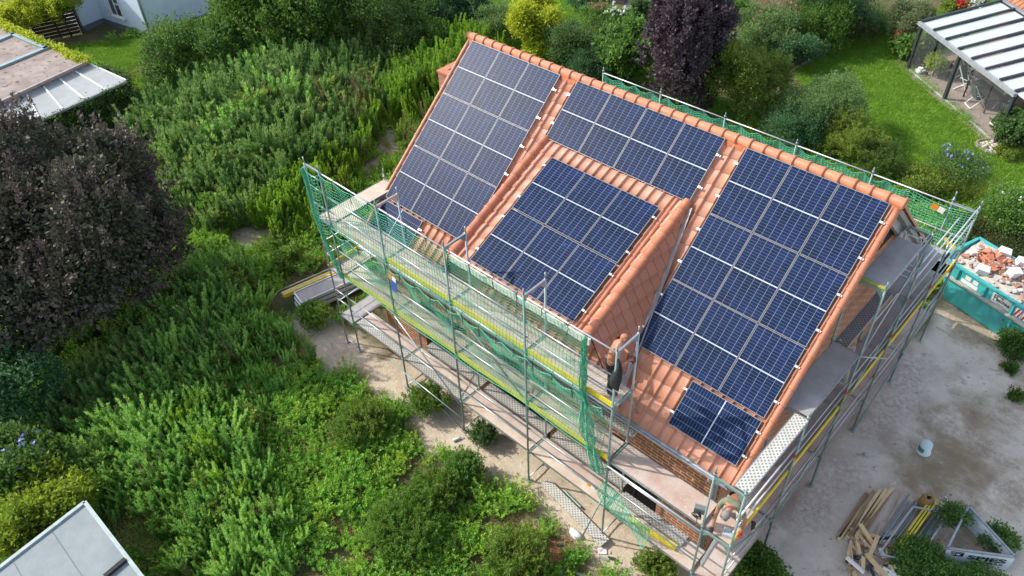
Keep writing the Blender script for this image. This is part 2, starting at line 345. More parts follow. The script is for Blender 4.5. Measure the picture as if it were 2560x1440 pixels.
roof_f = roofpart('roof', vs, fs, m_tile, house)
vs, fs = tiles((XR - .09, RY, RZ), (-1, 0, 0), (0, CP, -SP), nBk, 47, 18, (XR - XL - .2) / 47, LEN / 18)
roofpart('roof', vs, fs, m_tile, house)
mb = MB()                                                 # roof boarding below the tiles
for sgn, ye in ((-1, YE), (1, 2 * RY - YE)):
    n = nF if sgn < 0 else nBk; a = np.array([XL + .05, RY, RZ - .02]); e = np.array([XL + .05, ye + .06 * -sgn, RZ - .02 - (abs(ye - RY) - .06) * .877])
    mb.extr([a, e, e - n * .12, a - n * .12], (XR - XL - .1, 0, 0))
mb.build('roof_boarding', mat('grey_boarding', (.30, .30, .29), None, .7), house)
def barrel(pts, r, n, m, name, parent, up, step=.36, full=False, cap=.018, flare=.012):
    # overlapping half-round tiles along a line
    a, b_ = [np.asarray(p, float) for p in pts]; d = b_ - a; Ln = np.linalg.norm(d); d /= Ln; up = np.asarray(up, float); up = up - d * (up @ d); up /= np.linalg.norm(up); sd = np.cross(d, up)
    k = max(1, round(Ln / step)); st = Ln / k; V = []; F = []; ar = np.linspace(0, 2 * math.pi, n, endpoint=False) if full else np.linspace(-.25, math.pi + .25, n)
    for i in range(k):
        prof = [(i * st - .012, r * .95), (i * st + st * .80, r), (i * st + st * .82, r + cap), (i * st + st * .9, r + cap + flare * .4), (i * st + st * .99, r + cap), (i * st + st * 1.0, r * .93)]; o = len(V)
        jx = random.uniform(-.003, .003)
        for s, rr in prof:
            for q in ar: V.append(a + d * s + sd * math.cos(q) * rr + up * (math.sin(q) * rr + jx))
        for p in range(len(prof) - 1):
            for q in range(n if full else n - 1): q2 = (q + 1) % n; F.append((o + p * n + q, o + p * n + q2, o + (p + 1) * n + q2, o + (p + 1) * n + q))
        if i in (0, k - 1):
            c = len(V); e = 0 if i == 0 else len(prof) - 2; V.append(a + d * prof[e][0])
            for q in range(n - 1): F.append((c, o + e * n + q, o + e * n + q + 1, c))
    V = np.array(V) ; off = wloc(parent); me = bpy.data.meshes.new(name); me.from_pydata([tuple(x) for x in V - np.array(off)], [], [tuple(dict.fromkeys(f)) for f in F]); me.update(); uvbox(me, off)
    me.polygons.foreach_set('use_smooth', [True] * len(me.polygons)); return link(name, me, m, parent)
barrel([(XL - .08, RY, RZ + .055), (XR + .06, RY, RZ + .055)], .125, 12, m_ridge, 'ridge_cap', house, (0, 0, 1), .365)
mb = MB()                                                 # mortar bed and red flashing under the ridge
mb.extr([(XL, RY - .17, RZ - .105), (XL, RY - .09, RZ + .06), (XL, RY + .09, RZ + .06), (XL, RY + .17, RZ - .105)], (XR - XL, 0, 0))
mb.build('ridge_flashing', mat('orange_flashing', (.45, .12, .035), (.36, .09, .03), .5), house)
for x in (XL + .02, XR - .06):                             # verge tiles
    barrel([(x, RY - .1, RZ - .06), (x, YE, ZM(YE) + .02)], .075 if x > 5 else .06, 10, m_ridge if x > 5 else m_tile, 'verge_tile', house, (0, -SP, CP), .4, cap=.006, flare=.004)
    barrel([(x, RY + .1, RZ - .06), (x, 2 * RY - YE, ZM(YE) + .02)], .075, 10, m_tile, 'verge_tile', house, (0, SP, CP), .4, cap=.006, flare=.004)
WX0, WX1, WY0, WY1, WZ = .1, 12.45, -4.78, 5.3, ZM(-4.78) - .16
def wall_open(mb, x0, x1, y, th, z0, z1, ops):             # wall along x with openings
    xs = x0
    for a, b_, c, d in ops:
        mb.box(xs, a, y, y + th, z0, z1); mb.box(a, b_, y, y + th, z0, c); mb.box(a, b_, y, y + th, d, z1); xs = b_
    mb.box(xs, x1, y, y + th, z0, z1)
OPS = [(2.05, 4.0, .2, 2.75), (5.0, 7.25, .2, 2.75), (9.35, 10.9, .2, 2.6)]
mb = MB(); wall_open(mb, WX0, WX1, WY0, .3, -.2, WZ, OPS)
mb.build('wall', m_brick, house)
for a, b_, c, d in OPS:
    w = MB().box(a + .002, b_ - .002, WY0 + .16, WY0 + .2, c + .002, d - .002).build('window', m_dark, house)
    f = MB()
    for p in ((a, a + .07), (b_ - .07, b_), ((a + b_) / 2 - .04, (a + b_) / 2 + .04)): f.box(p[0] + .003, p[1] - .003, WY0 + .10, WY0 + .158, c + .004, d - .004)
    f.build('window_frame', mat('anthracite_frame', (.035, .037, .04), None, .5), w)
for x0, x1 in ((WX0, WX0 + .3), (WX1 - .3, WX1)):
    g = MB(); g.extr([(x0, WY0 + .302, -.2), (x0, WY0 + .302, ZM(WY0 + .3) - .2), (x0, RY, RZ - .2), (x0, WY1, ZM(2 * RY - WY1) - .2), (x0, WY1, -.2)], (x1 - x0, 0, 0)); g.build('gable_wall', m_brick, house)
MB().box(WX0 + .3, WX1 - .3, WY1 - .3, WY1, -.2, ZM(2 * RY - WY1) - .16).build('wall', m_brick, house)
MB().extr([(WX1 + .004, -1.9, ZM(-1.9) - .25), (WX1 + .004, RY, RZ - .3), (WX1 + .004, 2.4, ZM(2 * RY - 2.4) - .25)], (.02, 0, 0)).build('gable_cladding', m_dark, house)
bg_ = MB()
for y1 in (-4.9, 2 * RY + 4.9): bg_.beam((WX1 + .2, RY, RZ - .32), (WX1 + .2, y1, ZM(-4.9) - .3), .12, .2)
bg_.build('barge_board', mat('pale_barge_board', (.42, .44, .44), (.33, .35, .35), .6), house)
gt = MB(); pr = []                                         # half-round gutter
for q in np.linspace(0, math.pi, 9): pr.append((math.cos(q) * .075, -math.sin(q) * .075))
for q in np.linspace(math.pi, 0, 9): pr.append((math.cos(q) * .066, -math.sin(q) * .066))
gt.extr([(WX0 - .2, YE - .06 + p[0], ZM(YE) - .02 + p[1]) for p in pr], (XR - WX0 - .05, 0, 0)); gt.path([(WX0 - .2, YE - .135, ZM(YE) - .015), (XR - .15, YE - .135, ZM(YE) - .015)], .011, 6)
gt.build('gutter', m_zinc, house)
dp = MB(); dp.path([(12.3, YE - .06, ZM(YE) - .09), (12.3, YE - .06, ZM(YE) - .2), (12.36, WY0 - .06, ZM(YE) - .55), (12.36, WY0 - .06, .1)], .05, 10); dp.build('downpipe', m_zinc, house, True)
# --- dormer
ZD = lambda y: zr(-.5274 + .4734 * y) - .05
DX0, DX1, DYT, DYE = 4.04, 8.60, -1.30, -5.03
dn = np.array([0, -.4734, 1.]) / math.hypot(1, .4734); dv = np.array([0, -1, -.4734]) / math.hypot(1, .4734); DL = (DYT - DYE) * math.hypot(1, .4734)
vs, fs = tiles((DX0 + .05, DYT, ZD(DYT)), (1, 0, 0), dv, dn, 16, 10, (DX1 - DX0 - .1) / 16, DL / 10); roofpart('dormer_roof', vs, fs, m_tile, house)
MB().extr([(DX0 + .03, -1.6, ZD(-1.6) - .015), (DX0 + .03, DYE + .04, ZD(DYE) - .0), (DX0 + .03, DYE + .04, ZD(DYE) - .14), (DX0 + .03, -1.6, ZD(-1.6) - .16)], (DX1 - DX0 - .06, 0, 0)).build('dormer_boarding', mat('dormer_boarding', (.5, .5, .48), None, .7), house)
for x in (DX0, DX1): barrel([(x, -1.27, ZD(-1.27) + .02), (x, DYE + .02, ZD(DYE) + .05)], .115, 12, m_ridge, 'hip_cap', house, dn, .385, cap=.012, flare=.006)
for x in (DX0 + .27, DX1 - .27): barrel([(x, -1.32, ZD(-1.32) + .0), (x, DYE + .01, ZD(DYE) + .02)], .055, 8, m_ridge, 'hip_roll', house, dn, .385, cap=.004, flare=.004)
def clip(poly, P, n):
    out = []
    for i in range(len(poly)):
        a, b_ = poly[i], poly[(i + 1) % len(poly)]; da, db = (a - P) @ n, (b_ - P) @ n
        if da >= 0: out.append(a)
        if (da >= 0) != (db >= 0): out.append(a + (b_ - a) * (da / (da - db)))
    return out
def cheek(sg, xc, name):
    # steep tiled side: corner points on crest and valley
    A = np.array([xc, -1.25, ZD(-1.25)]); B = np.array([xc, DYE + .06, ZD(DYE + .06)]); Cc = np.array([xc + sg * .86, DYE + .06, ZM(DYE) + .06]); 
    Dp = np.array([xc + sg * .02, -1.25, ZM(-1.25) + .03]); n = np.cross(B - A, Cc - A); n /= np.linalg.norm(n); n = n if n[0] * sg > 0 else -n
    hd = np.array([0, -1., 0]); hd = hd - n * (hd @ n); hd /= np.linalg.norm(hd); dd = np.cross(n, hd); dd = dd if dd[2] < 0 else -dd
    poly = [A, B, Cc]; V = []; F = []; cu, cv = .26, .36
    edges = []; cen = sum(poly) / 3
    for i in range(3):
        e = poly[(i + 1) % 3] - poly[i]; en = np.cross(n, e); en = en if (cen - poly[i]) @ en > 0 else -en; edges.append((poly[i], en))
    for j in range(-2, 16):
        for i in range(-4, 24):
            q = [A + hd * (i * cu + .004) + dd * (j * cv), A + hd * (i * cu + cu - .004) + dd * (j * cv), A + hd * (i * cu + cu - .004) + dd * (j * cv + cv - .006), A + hd * (i * cu + .004) + dd * (j * cv + cv - .006)]
            p = q
            for P, en in edges:
                p = clip(p, P, en)
                if len(p) < 3: break
            if len(p) < 3: continue
            o = len(V)
            for w in p: V.append(w + n * (.012 + .05 * (((w - A) @ dd) - j * cv) / cv + .008 * (((w - A) @ hd) - i * cu) / cu))
            F.append(tuple(range(o, o + len(p))))
            for w in p: V.append(w - n * .02)
            k = len(p); F += [(o + a, o + (a + 1) % k, o + k + (a + 1) % k, o + k + a) for a in range(k)]
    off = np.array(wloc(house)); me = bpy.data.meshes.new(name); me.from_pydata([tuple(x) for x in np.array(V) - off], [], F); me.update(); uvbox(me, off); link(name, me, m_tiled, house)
    MB().extr([A - n * .03, B - n * .03, Cc - n * .03], -n * .05).build('cheek_boarding', m_dark, house)
    # valley gutter: folded zinc strip lying on the roof along the lower edge
    a = np.array([xc + sg * .03, -1.35, ZM(-1.35) + .085]); b_ = np.array([xc + sg * .93, DYE - .1, ZM(DYE - .1) + .085]); vg = MB(); d = (b_ - a) / np.linalg.norm(b_ - a); s_ = np.cross(d, nF); 
    for w0, w1, h0, h1 in ((-.12, -.02, .08, .03), (-.02, .05, .03, .03), (.05, .10, .03, .07)): vg.add([a + s_ * w0 + nF * h0, a + s_ * w1 + nF * h1, b_ + s_ * w1 + nF * h1, b_ + s_ * w0 + nF * h0], [(0, 1, 2, 3), (3, 2, 1, 0)])
    vg.build('valley_gutter', m_alu, house)
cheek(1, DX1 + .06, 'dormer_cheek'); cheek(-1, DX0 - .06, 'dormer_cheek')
mb = MB(); wy = -4.3
mb.extr([(DX0 - .05, wy, ZM(wy) - .05), (DX1 + .05, wy, ZM(wy) - .05), (DX1 + .05, wy, ZD(wy) - .16), (DX0 - .05, wy, ZD(wy) - .16)], (0, .1, 0)); mb.build('dormer_wall', mat('anthracite_panel', (.03, .034, .036), None, .5), house)
wn = MB()
for k in range(4):
    xa = DX0 + .35 + k * 1.02; wn.box(xa, xa + .9, wy - .03, wy - .004, ZM(wy) + .2, ZD(wy) - .35)
wn.build('dormer_window', m_dark, house)
MB().box(DX0 - .05, DX1 + .1, DYE - .05, DYE + .02, ZD(DYE) - .2, ZD(DYE) - .01).build('dormer_fascia', mat('pale_fascia', (.62, .60, .55), (.5, .48, .44), .6), house)
fl = MB(); q = at(1562, 952, zr(-4.1)); fl.rbox((9.55, -4.95, ZM(-4.95) + .09), (.22, .26, .015), .35, 0, -.72); fl.build('flashing_apron', m_alu, house)
# --- brick annex seen past the left verge
an = thing('brick_annex', 'low red brick annex with flat roof edge behind the left verge', 'annex', (-3.2, 4.6, 0))
pw = MB(); pw.box(-6.1, .1, 3.7, 3.95, 0, 4.3); pw.box(-6.1, -5.85, 3.95, 5.6, 0, 4.3); pw.box(-6.1, .1, 5.6, 5.85, 0, 4.3); pw.build('wall', brickmat('annex_brick', (.42, .15, .09), (.34, .11, .065), (.42, .28, .2)), an)
cp = MB(); cp.box(-6.14, .12, 3.66, 3.99, 4.302, 4.38); cp.box(-6.14, -5.81, 3.99, 5.56, 4.302, 4.38); cp.box(-6.14, .12, 5.56, 5.89, 4.302, 4.38); cp.build('coping', m_ridge, an)
MB().box(-5.84, .1, 3.96, 5.59, 3.9, 3.98).build('flat_roof', mat('bitumen', (.06, .05, .05), (.10, .085, .08), .8), an)
# ------------------------------------------------------------------ solar panels
PW, PH, GU = 1.134, 1.762, .02
def cellmat():
    M, t, b, N, L = nodes('solar_cells'); uv = N.new('ShaderNodeUVMap'); sx = N.new('ShaderNodeSeparateXYZ'); L.new(uv.outputs[0], sx.inputs[0])
    x, y = sx.outputs[0], sx.outputs[1]                    # metres inside the cell field
    def lines(c, pitch, w): fr = mth(t, 'FRACT', mth(t, 'DIVIDE', c, pitch)); d = mth(t, 'ABSOLUTE', mth(t, 'SUBTRACT', fr, .5)); return mth(t, 'GREATER_THAN', d, .5 - w / pitch / 2)
    cx = lines(mth(t, 'ADD', x, 0.), 1.098 / 6, .0062)
    half = mth(t, 'SUBTRACT', mth(t, 'ABSOLUTE', mth(t, 'SUBTRACT', y, 1.726 / 2)), .013)
    cy = lines(half, .85 / 12, .0045); midl = mth(t, 'LESS_THAN', half, 0.)
    oi = N.new('ShaderNodeObjectInfo'); f = noise(t, 1.6, 4, .6); base = mixc(t, oi.outputs['Random'], (.006, .014, .042), (.008, .014, .034)); base = mixc(t, ramp(t, f, .35, .7), base, (.011, .023, .075))
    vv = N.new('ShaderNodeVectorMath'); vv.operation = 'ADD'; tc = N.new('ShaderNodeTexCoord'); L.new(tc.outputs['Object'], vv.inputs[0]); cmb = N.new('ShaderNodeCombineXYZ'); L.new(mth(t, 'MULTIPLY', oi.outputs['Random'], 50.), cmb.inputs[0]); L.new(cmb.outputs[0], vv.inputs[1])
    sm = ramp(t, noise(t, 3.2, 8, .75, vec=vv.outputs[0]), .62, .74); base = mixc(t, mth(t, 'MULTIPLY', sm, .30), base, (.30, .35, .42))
    col = mixc(t, cy, base, (.15, .19, .25)); col = mixc(t, cx, col, (.22, .27, .34)); col = mixc(t, midl, col, (.42, .45, .49))
    L.new(col, b.inputs['Base Color']); b.inputs['Specular IOR Level'].default_value = .05; b.inputs['Roughness'].default_value = .36; return M
m_cell = cellmat(); m_pframe = mat('silver_panel_frame', (.22, .23, .24), (.18, .19, .20), .5, .25); m_clamp = mat('clamp_aluminium', (.75, .75, .74), (.6, .6, .6), .35, .7)
def panel_proto(land):
    w, h = (PH, PW) if land else (PW, PH); r = thing('solar_module', 'x', 'solar panel')
    f = MB()
    for a in ((0, w, 0, .012), (0, w, h - .012, h), (0, .012, .012, h - .012), (w - .012, w, .012, h - .012)): f.box(a[0], a[1], -a[3], -a[2], -.036, .0)
    f.build('frame', m_pframe, r)
    me = bpy.data.meshes.new('cell_sheet'); me.from_pydata([(.012, -.012, -.004), (w - .012, -.012, -.004), (w - .012, -h + .012, -.004), (.012, -h + .012, -.004), (.012, -.012, -.03), (w - .012, -.012, -.03), (w - .012, -h + .012, -.03), (.012, -h + .012, -.03)], [], [(3, 2, 1, 0), (4, 5, 6, 7)])
    W_, H_ = w - .036, h - .036; uvs = [(0, H_), (W_, H_), (W_, 0), (0, 0)]
    if land: uvs = [(0, 0), (0, W_), (H_, W_), (H_, 0)]
    l = me.uv_layers.new(name='UVMap'); q = [3, 2, 1, 0, 0, 1, 2, 3]; l.data.foreach_set('uv', np.array([uvs[k] for k in q], np.float32).ravel()); link('cell_sheet', me, m_cell, r); return r
def rotx(o, ang): o.rotation_euler = (ang, 0, 0)
p_por, p_lan = panel_proto(False), panel_proto(True); used = set()
def place_panel(proto, O, ang, label, group, clamps=()):
    o = proto if proto.name not in used else None
    if o is None:
        o = proto.copy(); COL.objects.link(o)
        for ch in [c for c in proto.children if c.name.split('.')[0] in ('frame', 'cell_sheet')]: c = ch.copy(); COL.objects.link(c); c.parent = o
    used.add(proto.name); o.location = [float(v) for v in O]; rotx(o, ang); o['label'] = label; o['group'] = group
    for (cx, cy) in clamps:
        s = 1 if cx > .5 else -1
        c = MB().rbox((cx + s * .035, -cy, -.008), (.065, .05, .03)).rbox((cx + s * .085, -cy, -.035), (.05, .045, .03)).tube((cx + s * .03, -cy, -.01), (cx + s * .03, -cy, .016), .012)
        c.v = [(x, y, z) for x, y, z in c.v]; ob = link('clamp', c.mesh('clamp'), m_clamp, o)
    return o
words = ['first', 'second', 'third', 'fourth']
def pan_origin(u, v): return (u, -v * CP, zr(-v * SP))
def block(u0, v0, nu, nv, where, gu, right):
    for j in range(nv):
        for i in range(nu):
            cl = [(PW, .44), (PW, 1.32)] if i == nu - 1 else ([(0, .44), (0, 1.32)] if i == 0 and 'left' not in where else [])
            place_panel(p_por, pan_origin(u0 + i * (PW + GU), v0 + j * (PH + GU)), PIT, 'solar panel %s, %s row down, %s from left' % (where, words[j], words[i]), 'solar panels on the house roof', cl)
block(0, 0, 3, 3, 'in the left roof block', GU, 1)
block(4.05, -.023, 4, 1, 'in the row above the dormer', GU, 1)
block(9.25, -.004, 3, 3, 'in the right roof block', GU, 1)
place_panel(p_lan, pan_origin(10.925, 5.395), PIT, 'landscape solar panel alone at the bottom of the right-hand block', 'solar panels on the house roof', [(0, .25), (0, .85), (PH, .25), (PH, .85)])
place_panel(p_lan, pan_origin(-.04, 5.40), PIT, 'landscape solar panel behind the green net at the bottom left of the roof', 'solar panels on the house roof', [(PH, .25)])
da = math.atan(.4734)
for j in range(2):
    for i in range(3):
        v = j * (PH + .03); cl = [(PW, .3), (PW, 1.4)] if i == 2 else ([(0, .3), (0, 1.4)] if i == 0 else [])
        c_, s_ = math.cos(R(25.33)), math.sin(R(25.33)); place_panel(p_por, (4.70 + i * (PW + GU), -1.79 - v * c_, zr(-1.262) - v * s_), R(25.33), 'dark solar panel on the dormer roof, %s row, %s from left' % (('upper', 'lower')[j], words[i]), 'solar panels on the house roof', cl)
rl = MB()                                                  # rails in the gaps
m_rail = mat('mounting_rail', (.10, .10, .10), None, .5, .5)
# ------------------------------------------------------------------ scaffolding
Z1, Z2, Z3 = 1.30, 3.30, 5.25                             # low, middle and top decks
PR = .027
def standard(sc, x, y, z0, z1, m=None, pin=True, plate=True):
    a = MB().tube((x, y, z0), (x, y, z1), PR, 8)
    if pin: a.tube((x, y, z1), (x, y, z1 + .18), .019, 8)
    for zz in (Z1, Z2, Z3):
        if z0 < zz < z1: a.tube((x, y, zz + .02), (x, y, zz + .10), .037, 8)
    o = a.build('standard', m or m_steelg, sc, True)
    if plate and z0 < .5: MB().box(x - .075, x + .075, y - .075, y + .075, .02, .035).tube((x, y, .03), (x, y, z0 + .3), .02, 8).build('base_jack', m_steel, o)
    return o
def transom(sc, a, b_, gus=True, m=None):
    t = MB().beam(a, b_, .045, .06); A, B = Vector(a), Vector(b_); d = (B - A).normalized()
    if gus:
        for P, s in ((A, 1), (B, -1)):
            q = P + d * s * .03; w = d.cross(Vector((0, 0, 1))) * .006; t.extr([q - w, q + d * s * .2 - w, q - Vector((0, 0, .22)) - w], tuple(w * 2))
    return t.build('transom', m or m_steelg, sc)
def rail(sc, a, b_, name='guard_rail', r=.02, m=None): return MB().tube(a, b_, r, 8).build(name, m or m_steel, sc, True)
def deck(sc, x0, x1, y0, y1, z, m, name='deck_board'):
    d = MB().box(x0, x1, y0, y1, z - .02, z).build(name, m, sc); f = MB()
    al = (x1 - x0) > (y1 - y0)
    if al: f.box(x0, x1, y0 - .014, y0 - .002, z - .07, z + .006); f.box(x0, x1, y1 + .002, y1 + .014, z - .07, z + .006)
    else: f.box(x0 - .014, x0 - .002, y0, y1, z - .07, z + .006); f.box(x1 + .002, x1 + .014, y0, y1, z - .07, z + .006)
    f.build('deck_frame', m_steel, d); return d
def toe(sc, a, b_, z, m=None):
    A, B = Vector((*a, z + .075)), Vector((*b_, z + .075)); return MB().beam(A, B, .03, .15).build('toe_board', m or m_yellow, sc)
YO, YI = -6.0, -5.27; XF = [2.38, 4.93, 7.52, 10.12]
fs_ = thing('scaffold', 'tall steel scaffold with three plank decks along the front wall of the brick house', 'scaffold', (6, -5.6, 0))
TOP = 7.08
for x in XF:
    standard(fs_, x, YO, .05, TOP); standard(fs_, x, YI, .05, TOP, m_steel)
    for z in (Z1, Z2, Z3, TOP): transom(fs_, (x, YO, z - .045), (x, YI, z - .045), z != Z1, m_steel if z == TOP else None)
for x in (-.70, -.03): standard(fs_, x, YO, .05, TOP, m_steel if x < -.5 else None)
for z in (Z1, Z2, Z3, TOP): transom(fs_, (-.70, YO, z - .045), (-.03, YO, z - .045), False, m_steel)
for z in (5.75, 6.35, 6.75): rail(fs_, (-.70, YO, z), (-.03, YO, z))
for z in (2.0, 2.4, 3.85, 4.3): rail(fs_, (-.70, YO, z), (-.03, YO, z))
rail(fs_, (-.70, YO, .18), (-.03, YO, .12), 'foot_tube')
xs = [-.03] + XF
for k in range(4):
    a, b_ = xs[k], xs[k + 1]
    for z in (5.75, 6.25, 7.0): rail(fs_, (a, YO + .03, z), (b_, YO + .03, z), m=m_alu if z > 6.9 else None)
    for z in (3.80, 4.30, 5.16): rail(fs_, (a, YO + .03, z), (b_, YO + .03, z), m=m_alu if z > 5 else None)
    for z in (1.85, 2.35): rail(fs_, (a, YO + .03, z), (b_, YO + .03, z))
    toe(fs_, (a + .05, YO + .03), (b_ - .05, YO + .03), Z3, None if k else m_deckw); toe(fs_, (a + .05, YO + .03), (b_ - .05, YO + .03), Z2)
    deck(fs_, a + .05, b_ - .05, YO + .07, YI - .03, Z3, m_deckw); deck(fs_, a + .05, b_ - .05, YO + .07, YI - .03, Z2, (m_deckw, m_deckw, m_deckp, m_deckw)[k])
    deck(fs_, a + .05, b_ - .05, YO + .07, YO + .36, Z1, (m_perf, m_perf, m_deckw, m_deckw)[k]); deck(fs_, a + .05, b_ - .05, YO + .40, YI - .03, Z1, (m_deckp, m_deckw, m_deckp, m_deckp)[k])
    if k: deck(fs_, a + .12, b_ - .02, YI + .06, YI + .36, Z1 + .02, m_perf, 'bracket_board')
# last bay without the top lift
a, b_ = XF[3], 12.70
for z in (3.82, 4.30): pass
for z in (1.85, 2.35): rail(fs_, (a, YO + .03, z), (b_, YO + .03, z))
rail(fs_, (a, YO - .02, 3.16), (b_, YO - .02, 3.16), m=m_alu); rail(fs_, (a, YO + .03, 3.0), (b_, YO + .03, 3.0))
deck(fs_, a + .05, b_ - .05, YO + .05, YI - .0, Z2, m_deckp); deck(fs_, a + .05, b_ - .05, YO + .05, YO + .40, Z1, m_deckw); deck(fs_, a + .05, b_ - .05, YO + .44, YI - .03, Z1, m_deckp)
for k in range(1, 3): deck(fs_, XF[k] + .1, XF[k + 1] - .05 + (.15 if k == 2 else 0), YI + .05, YI + .33, Z2 + .25, m_perf, 'bracket_board')
rail(fs_, (XF[0] + .03, YO - .04, 3.2), (XF[1] - .03, YO - .04, Z1 - .05), 'diagonal_brace'); rail(fs_, (1.75, YO - .05, .95), (XF[1] + .05, YO - .05, .12), 'diagonal_brace', m=m_steelg)
rail(fs_, (2.5, YO - .08, .85), (XF[1] - .05, YO - .02, .62), 'diagonal_brace'); rail(fs_, (XF[1] + .03, YO + .04, 5.15), (XF[2] - .03, YO + .04, Z2 + .05), 'diagonal_brace', m=m_steelg)
rail(fs_, (XF[3] - .02, YO - .05, Z1 + .6), (XF[3] - .35, YO - .42, .05), 'diagonal_brace', m=m_steelg)
for x in XF: rail(fs_, (x, YO, .14), (x, YI, .14), 'foot_tube', m=m_steel)
for k in (1, 2, 3): rail(fs_, (XF[k], YI, 4.9), (XF[k] - .1, -4.82, 4.35) if k == 9 else (XF[k] + .02, -4.9, 4.86 if 4.1 < XF[k] < 8.5 else 4.0), 'wall_tie')
rail(fs_, (XF[1], YO, 6.72), (XF[1] - .62, YI - .2, 6.4), 'stay_tube')
# --- left gable scaffold
ls = thing('scaffold', 'narrow scaffold return at the left gable beside the weeds', 'scaffold', (-.36, -4.7, 0))
for x in (-.70, -.03): standard(ls, x, -3.45, .05, 5.42, m_steel)
for z in (Z1, Z2, Z3): transom(ls, (-.70, -3.45, z - .045), (-.03, -3.45, z - .045), False, m_steel)
deck(ls, -.66, -.07, YO + .03, -3.5, Z3, m_deckw); deck(ls, -.66, -.07, YO + .03, -3.5, Z2, m_deckw)
deck(ls, -.68, -.40, YO + .03, -3.5, Z1, m_deckg); deck(ls, -.36, -.07, YO + .03, -3.5, Z1, m_deckg)
toe(ls, (-.68, YO + .05), (-.68, -3.5), Z2)
for z in (3.8, 4.3): rail(ls, (-.70, YO, z), (-.70, -3.45, z))
rail(ls, (-.70, YO, 1.85), (-.70, -3.45, 1.85))
# --- right gable scaffold
gs = thing('scaffold', 'steel scaffold with walkways on several levels along the shaded right gable', 'scaffold', (13.1, 0, 0))
XI, XO = 12.72, 13.42; YF = [-6.0, -3.45, -.93, 1.62, 4.15, 6.45]
tops = [5.30, 5.30, 7.32, 7.32, 5.30, 5.42]
for y, tp in zip(YF, tops):
    for x in (XI, XO): standard(gs, x, y, .05, tp if x == XO or y > -5 else tp + .05)
    for z in [Z1, Z2] + ([Z3] if tp > 5 else []) + ([7.28] if tp > 7 else []): transom(gs, (XI, y, z - .045), (XO, y, z - .045))
for y in YF[1:-1]: MB().tube((XO, y, 3.9), (XO, y, 4.0), .03, 8).build('red_collar', mat('red_marker', (.65, .03, .02), None, .5), gs)
for k in range(5):
    a, b_ = YF[k], YF[k + 1]
    deck(gs, XI + .04, XO - .04, a + .05, b_ - .05, Z1, m_deckp); deck(gs, XI + .04, XO - .05, a + .05, b_ - .05, Z2, (m_deckp, m_deckg, m_deckg, m_deckg, m_deckg)[k])
    toe(gs, (XO - .03, a + .05), (XO - .03, b_ - .05), Z2)
    for z in (3.85, 4.32): rail(gs, (XO - .03, a, z), (XO - .03, b_, z), m=m_alu if k == 0 else None)
    for z in (1.85, 2.35): rail(gs, (XO - .03, a, z), (XO - .03, b_, z))
    if k in (1, 2, 4): rail(gs, (XO + .03, a, Z1 + .1 if k != 2 else Z2 + .1), (XO + .03, b_, Z2 if k != 2 else Z3 + .05), 'diagonal_brace', m=m_steelg)
deck(gs, XI + .42, XO + .03, YF[0] + .05, YF[1] - .05, Z3 + .03, m_perfw); deck(gs, XI + .05, XO - .02, YF[1] + .05, YF[2] - .05, Z3 + .03, m_deckg)
deck(gs, XI + .05, XI + .35, YF[2] + .05, YF[3] - .05, Z3, m_perfd); deck(gs, XI + .10, XO - .02, YF[3] + .05, YF[4] - .05, Z3, m_deckg)
deck(gs, XI + .12, XO - .02, YF[2] + .05, 1.0, 7.30, m_deckg); MB().box(XI + .02, XO, YF[2] - .04, YF[2] + .04, 7.29, 7.33).build('yellow_deck_edge', mat('worn_yellow', (.36, .36, .05), (.2, .22, .06), .6), gs)
for x in (XI + .14, XO - .06): rail(gs, (x, 1.0, 7.27), (x, YF[3] - .02, 7.27), 'hatch_frame', .018, m_steel)
def ladder(sc, x0, x1, y0, z0, y1, z1):
    l = MB()
    for x in (x0, x1): l.beam((x, y0, z0), (x, y1, z1), .06, .03)
    n = int(abs(z1 - z0) / .28)
    for i in range(n): t_ = (i + .7) / n; l.tube((x0, y0 + (y1 - y0) * t_, z0 + (z1 - z0) * t_), (x1, y0 + (y1 - y0) * t_, z0 + (z1 - z0) * t_), .014, 6)
    l.build('ladder', m_alu, sc)
ladder(gs, 12.90, 13.26, 2.25, Z3, 1.30, 7.3); ladder(gs, 12.86, 13.2, -.25, Z2, -.80, Z3 + .02)
for a, b_ in ((YF[2], YF[3]),): rail(gs, (XO, a, 7.25), (XO, b_, 7.25)); rail(gs, (XO + .02, a, Z3 + .1), (XO + .02, b_, 7.2), 'diagonal_brace', m=m_steel); rail(gs, (XO, a, 6.3), (XO, YF[3], 6.3))
for a, b_ in ((YF[3], YF[4]), (YF[4], YF[5])):
    for z in (4.9, 5.35) if a > 4 else (5.8, 6.3): rail(gs, (XO - .02, a, z), (XO - .02, b_, z), m=m_alu)
rail(gs, (XO, YF[2], 5.2), (XO + .45, YF[2] + .55, 5.0), 'stay_tube')
rail(gs, (XO + .02, YF[0], Z2 - .1), (XO + .02, YF[1], Z1 + .1), 'diagonal_brace', m=m_steelg); rail(gs, (XO + .05, YF[3], .2), (XO + .05, YF[4], Z1), 'diagonal_brace', m=m_steelg)
# --- rear scaffold, only its guard line shows above the ridge
bs = thing('scaffold', 'rear scaffold guard line of pale tube seen just above the ridge tiles', 'scaffold', (6.5, 6.5, 0))
xr = [.15, 2.7, 5.3, 7.9, 10.4]; YR = 6.35
for x in xr: standard(bs, x, YR, .05, 5.28); standard(bs, x, YR - .62, .05, 3.4)
for a, b_ in zip(xr, xr[1:] + [XO]):
    for z in (4.3, 5.24): rail(bs, (a, YR, z), (b_, YR, z), m=m_alu)
    deck(bs, a + .04, b_ - .04, YR - .6, YR - .05, Z2, m_deckw)
